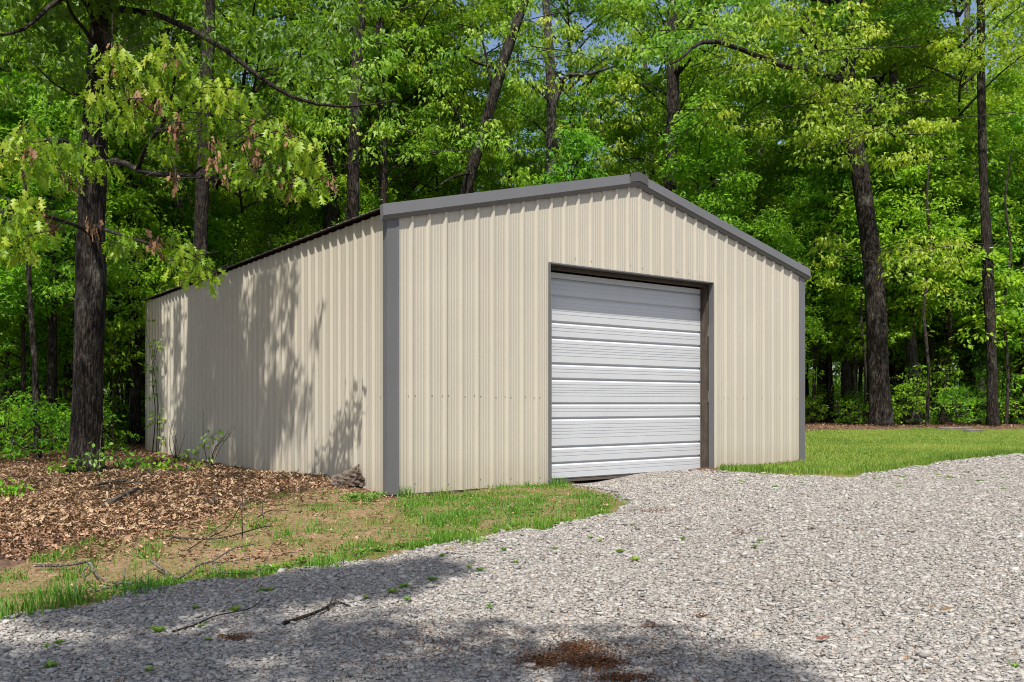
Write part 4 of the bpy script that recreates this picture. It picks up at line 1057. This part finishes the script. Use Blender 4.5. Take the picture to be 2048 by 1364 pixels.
tag(link('gravel', mesh_np('gravel', Vs.reshape(-1, 3), Fs, M_stone, attrs={'tint': np.repeat(tint, 8)})), 'pale grey crushed limestone covering the drive', 'gravel', kind='stuff')

def lay_leaves(name, x, y, size, kind, m, label, cat, zo=.008, tilt=.45, tint=None, raw=False):
    n = len(x); P = np.column_stack([x, y, ground_h(x, y) + zo + r.uniform(0, .02, n)])
    th = r.uniform(0, 6.28, n); A = np.column_stack([np.cos(th), np.sin(th), r.normal(size=n) * tilt])
    Nn = np.column_stack([r.normal(size=n) * tilt, r.normal(size=n) * tilt, np.ones(n)])
    V, Fa, T = leaf_arrays(P, A, Nn, size * r.uniform(.6, 1.3, n), kind, np.clip(r.beta(2, 2, n) if tint is None else tint, 0, 1), r)
    if raw: return V, Fa, T
    return tag(link(name, mesh_np(name, V, Fa, m, attrs={'tint': T})), label, cat, kind='stuff')
# leaf litter under the trees and along the side wall
x, y = frustum_pts(250000, 6, 30, .70, 1.25)
inl = in_poly(x, y, DIRT); ing = in_gravel(x, y, .02) | in_poly(x, y, GRASS_A) | in_poly(x, y, GRASS_B) | in_poly(x, y, LAWN) | in_shed(x, y, .02)
px = CX + x / y * F
pr = np.where(inl, .16 * (fbm(x * 1.5, y * 1.5, 51) > .48) + .03, np.where((px < 640) | (y > 20), 1.0, np.where((px > 780) & (y < 13), .04, .3)))
# soften the litter edge towards the dirt
nz = .5 * (fbm(x * 1.7, y * 1.7, 52) - .4)
pr = np.where(inl & ~in_poly(x - .3, y + .30 + nz, DIRT), .55, np.where(inl & ~in_poly(x - .5, y + .65 + nz, DIRT), .22, pr))
pr = np.where((y > 20) & (px > 1500), .5, pr)
k = ~ing & (r.random(len(x)) < pr); x = x[k]; y = y[k]
lay_leaves('leaf_litter', x, y, .048, 'curl', M_litter, 'dry brown fallen oak leaves under the trees', 'leaf litter', tilt=.38)
# second, paler layer near
x, y = frustum_pts(26000, 7, 14, .66, 1.0); k = (CX + x / y * F < 700) & ~in_poly(x, y, DIRT) & ~in_gravel(x, y, .02) & ~in_poly(x, y, GRASS_B) & ~in_shed(x, y, .02) & ~in_poly(x, y, GRASS_A)
# (kept in the same object type: a fresh thin layer)
lay_leaves('leaf_litter', x[k], y[k], .055, 'curl', M_litter, 'paler curled brown leaves on top of the litter nearest the dirt', 'leaf litter', zo=.02, tilt=.6, tint=r.uniform(.4, 1, k.sum()))
# stray leaves and bits on gravel and dirt
x, y = frustum_pts(34000, 3.2, 14, .64, 1.2); inD = in_poly(x, y, DIRT) | in_poly(x, y, GRASS_A); k = ((in_gravel(x, y) & (r.random(len(x)) < .12)) | inD) & ~in_shed(x, y, .05)
lay_leaves('scattered_leaf_bits', x[k], y[k], .02, 'curl', M_litter, 'small brown leaf scraps scattered over gravel and dirt', 'leaf scraps', zo=.03, tilt=.5)
for i, (px, py, lab) in enumerate([(1880, 1238, 'curled brown oak leaf alone on the right gravel'), (1632, 1296, 'flat orange-brown leaf on the gravel left of the curled one'), (1885, 1238, None), (888, 1112, 'small tan leaf by the grass edge on the gravel')]):
    if not lab: continue
    g = ground_px(px, py) + [0, 0, .04]; V, Fa, T = leaf_arrays(np.array([[0, 0, 0.]]), np.array([[1, .2, .15]]), np.array([[0, -.4, 1.]]), np.array([.075]), 'curl', np.array([.3]), r)
    tag(link('fallen_leaf', mesh_np('fallen_leaf', V, Fa, M_litter, attrs={'tint': T}), None, tuple(g)), lab, 'leaf')
# rusty catkin debris patches
blobs = [(1160, 1296, 55, 10), (1140, 1318, 90, 14), (1190, 1330, 60, 12), (1085, 1325, 45, 10), (1250, 1358, 75, 9), (1300, 1259, 24, 4), (1400, 1240, 22, 3), (1310, 1045, 60, 5), (1480, 1090, 30, 4), (470, 1276, 40, 5), (1250, 1300, 200, 40), (1500, 1150, 400, 110), (900, 1280, 300, 60)]
V_ = []; 
X = []; Y = []
for (a, c, sx, sy) in blobs:
    m_ = int(min(sx * sy * 1.7, 1600)); pp = np.column_stack([r.normal(a, sx * .5, m_), r.normal(c, sy * .55, m_)])
    for u, v in pp:
        kk = (v - HY) / F; yy = (CH + .10) / kk; X.append((u - CX) / F * yy); Y.append(yy)
X = np.array(X); Y = np.array(Y); n = len(X)
lay_leaves('catkin_debris', X, Y, .012, 'oval', leafmat('catkins', [(0, (.06, .03, .015)), (.6, (.15, .07, .035)), (1, (.24, .13, .07))], transl=0, rough=.9, objvar=0, gloss=.05), 'rusty brown catkin debris in small patches on the gravel', 'debris', zo=.022, tilt=.4)

# grass
def blades(name, x, y, h, w_, m, label, cat, tint, lean=.45):
    n = len(x); z = ground_h(x, y) - .005; th = r.uniform(0, 6.28, n); ln = r.uniform(.1, 1, n) * lean; dx, dy = np.cos(th) * ln * h, np.sin(th) * ln * h
    ph = th + 1.57 + r.normal(size=n) * .5; ex, ey = np.cos(ph) * w_, np.sin(ph) * w_
    B = np.column_stack([x, y, z])
    V = np.stack([B + np.column_stack([-ex, -ey, 0 * x]), B + np.column_stack([ex, ey, 0 * x]),
                  B + np.column_stack([dx * .4 + ex * .7, dy * .4 + ey * .7, h * .6]), B + np.column_stack([dx * .4 - ex * .7, dy * .4 - ey * .7, h * .6]), B + np.column_stack([dx, dy, h * (1 - .25 * ln)])], 1)
    i = np.arange(n)[:, None] * 5
    return tag(link(name, mesh_np(name, V.reshape(-1, 3), [i + np.array([[0, 1, 2, 3]]), i + np.array([[3, 2, 4]])], m, attrs={'tint': np.repeat(np.clip(tint, 0, 1), 5)})), label, cat, kind='stuff')
x, y = frustum_pts(620000, 5, 13, .66, 1.0)
pA = in_poly(x + .7 * (fbm(x * 1.9, y * 1.9, 85) - .5), y + .5 * (fbm(x * 1.9, y * 1.9, 86) - .5), GRASS_A); pB = in_poly(x, y, GRASS_B); pD = in_poly(x, y, DIRT)
d1 = fbm(x * 2.2, y * 2.2, 71); d2 = fbm(x * 6, y * 6, 72)
a_e = in_poly(x, y - .35, GRASS_A)
prob = np.where(pA, np.clip((d1 - .28) * 3.0, .15, 1) * np.clip((d2 - .22) * 2.6, .2, 1), 0)
prob = np.maximum(prob, np.where(pB, np.clip((d1 - .44) * 4, 0, 1) * np.clip((d2 - .38) * 4, 0, 1) * .6, 0))
prob = np.maximum(prob, np.where(pD & ~pA & ~pB, np.clip((d1 - .36) * 2.6, 0, .55) * np.clip((d2 - .42) * 4, 0, 1), 0))
near_edge = (pA | pB | pD) & in_gravel(x + .0, y - .30, .05)
prob = np.where(near_edge & (pA | pB), np.maximum(prob, .6 * (d2 > .44)), prob)
prob = np.where(in_gravel(x, y, .06) | in_shed(x, y, .01), 0, prob)
k = r.random(len(x)) < prob; x = x[k]; y = y[k]; n = len(x); e = near_edge[k]
hh = r.uniform(.012, .036, n) * (1 + 1.6 * (fbm(x * 4, y * 4, 75) > .6) + .5 * e) * np.where(in_poly(x, y, GRASS_B), .62, 1)
blades('grass_verge', x, y, hh, .0028, M_grass, 'patchy green grass between the shed and the gravel', 'grass', np.clip(r.beta(2, 3, n) + .25 * (d1[k] < .45) * r.random(n), 0, 1))
# lawn
u = r.random(330000); y = 12.3 + 13.7 * u ** .8; x = r.uniform(.20, .75, len(y)) * y
k = in_poly(x, y, LAWN) & ~in_gravel(x, y, .06) & ~in_shed(x, y, .0); x = x[k]; y = y[k]; n = len(x)
e = in_gravel(x - .1, y - .6, .1)
blades('lawn_grass', x, y, r.uniform(.03, .06, n) * (1 + .7 * e) * (.7 + .8 * fbm(x * .8, y * .8, 78)), .0042, M_lawn, 'sunlit mown grass right of the shed', 'lawn', np.clip(r.beta(2, 2.6, n) + .5 * (fbm(x * .6, y * .6, 76) - .5) + .35 * (fbm(x * 3, y * 3, 79) - .5) - .25 * e, 0, 1))
x, y = frustum_pts(60000, 5, 13, .66, 1.0)
k = (in_poly(x, y, GRASS_A) | in_poly(x, y, GRASS_B)) & ~in_gravel(x, y, .06) & (fbm(x * 3, y * 3, 83) > .47); xa, ya = x[k], y[k]
y = 12.3 + 11 * r.random(42000) ** .8; x = r.uniform(.20, .75, len(y)) * y
k = in_poly(x, y, LAWN) & ~in_gravel(x, y, .06) & ~in_shed(x, y, 0) & (fbm(x * 1.2, y * 1.2, 84) > .5); xa = np.concatenate([xa, x[k]]); ya = np.concatenate([ya, y[k]])
lay_leaves('clover', xa, ya, .026, 'oval', M_weed, 'broad green clover leaves low among the grass', 'clover', zo=.02, tilt=.5)
# tall thin grass stems at the foot of the shed
for i, (px, py, lab) in enumerate([(808, 994, 'tuft of grass at the near corner of the shed'), (885, 998, 'thin grass tuft under the front wall left of the door'), (1112, 972, 'weedy tuft at the left foot of the door'), (640, 1139, 'dark green grass clump on the gravel edge'), (95, 1222, 'long-bladed grass clump on the left gravel edge'), (155, 1205, 'taller dark grass clump at the left gravel edge'), (278, 1190, 'spiky grass clump left of the forked branch'), (20, 1240, 'grass clump at the lower left edge'), (940, 1090, 'dark grass clump at the bottom of the grass patch'), (1180, 1015, 'thick grass clump at the tip of the grass patch'), (870, 1048, 'dark grass clump in the middle of the grass patch')]):
    g = ground_px(px, py); n = 130; x0 = r.normal(size=n) * .07; y0 = r.normal(size=n) * .05; th = r.uniform(0, 6.28, n); h = r.uniform(.05, .17, n) * (.8 if i in (8, 9, 10) else 1); ln = r.uniform(.1, .8, n) * h
    P0 = np.column_stack([x0, y0, np.zeros(n) - .01]); ex = np.column_stack([np.cos(th + 1.57), np.sin(th + 1.57), 0 * th]) * .0028; dd = np.column_stack([np.cos(th), np.sin(th), 0 * th]) * ln[:, None]; up = np.array([0, 0, 1.])
    V = np.stack([P0 - ex, P0 + ex, P0 + ex * .8 + dd * .35 + up * h[:, None] * .6, P0 - ex * .8 + dd * .35 + up * h[:, None] * .6, P0 + dd + up * h[:, None]], 1).reshape(-1, 3)
    ii = np.arange(n)[:, None] * 5
    tag(link('grass_tuft', mesh_np('grass_tuft', V, [ii + np.array([[0, 1, 2, 3]]), ii + np.array([[3, 2, 4]])], M_grass, attrs={'tint': np.repeat(r.uniform(0, .7, n), 5)}), None, tuple(g)), lab, 'grass tuft')

# weeds: one rosette, then copies
def weed(seed, s=1.0):
    rr = np.random.default_rng(seed); n = 11; th = np.arange(n) * 2.4 + rr.uniform(-.2, .2, n)
    A = np.column_stack([np.cos(th), np.sin(th), rr.uniform(.25, 1.3, n)]); P = A * .006; Nn = np.column_stack([-np.cos(th) * .5, -np.sin(th) * .5, np.ones(n)])
    V, Fa, T = leaf_arrays(P, A, Nn, rr.uniform(.05, .085, n) * s, 'oval', rr.uniform(.2, 1, n), rr)
    return link('weed', mesh_np('weed', V, Fa, M_weed, attrs={'tint': T}))
wp = [tag(weed(1), 'x', 'weed'), tag(weed(2), 'x', 'weed')]
spots = [(885, 1118), (938, 1142), (1030, 1132), (960, 1148), (865, 1168), (808, 1182), (784, 1192), (815, 1208), (735, 1204), (978, 1222), (1240, 1110), (1200, 1088), (1270, 1128), (1008, 1106), (1110, 1104), (1180, 1082), (1265, 1055), (1450, 990), (1455, 998), (1550, 978), (1520, 1088), (1480, 1025),
         (390, 1225), (470, 1230), (525, 1190), (540, 1190), (400, 1262), (415, 1290), (318, 1272), (98, 1305), (118, 1296), (300, 1352), (100, 1345), (1365, 1085), (1510, 1100), (2030, 1345)]
for i, (px, py) in enumerate(spots):
    g = ground_px(px, py) + [0, 0, .022]; src = wp[i % 2]; o = src if i < 2 else src.copy()
    if i >= 2: col.objects.link(o)
    o.location = tuple(g); o.rotation_euler = (0, 0, i * 1.3); s_ = r.uniform(.3, .6); o.scale = (s_,) * 3
    o['label'] = 'small green weed sprouting through the gravel'; o['group'] = 'small weeds in the gravel'
for i in range(46):
    if i < 26: px, py = r.uniform(1440, 2060), 0; py = 945 + r.uniform(0, 38); lab, gr = 'low weed tuft in the gravel beside the lawn', 'weed tufts along the lawn edge'
    else:
        q = r.random(); e_ = [(420, 1160), (700, 1118), (900, 1083), (1100, 1053), (1225, 1022)]; u = q * 4; k_ = min(int(u), 3); px = e_[k_][0] + (e_[k_ + 1][0] - e_[k_][0]) * (u - k_); py = e_[k_][1] + (e_[k_ + 1][1] - e_[k_][1]) * (u - k_) + r.uniform(-8, 2)
        lab, gr = 'broad-leaved weed along the curved edge of the grass patch', 'broad-leaved weeds on the grass edge'
    g = ground_px(px, py) + [0, 0, .015]; o = wp[i % 2].copy(); col.objects.link(o); o.location = tuple(g); o.rotation_euler = (0, 0, i * .9); s_ = r.uniform(.45, .9); o.scale = (s_, s_, s_ * .8)
    o['label'] = lab; o['group'] = gr
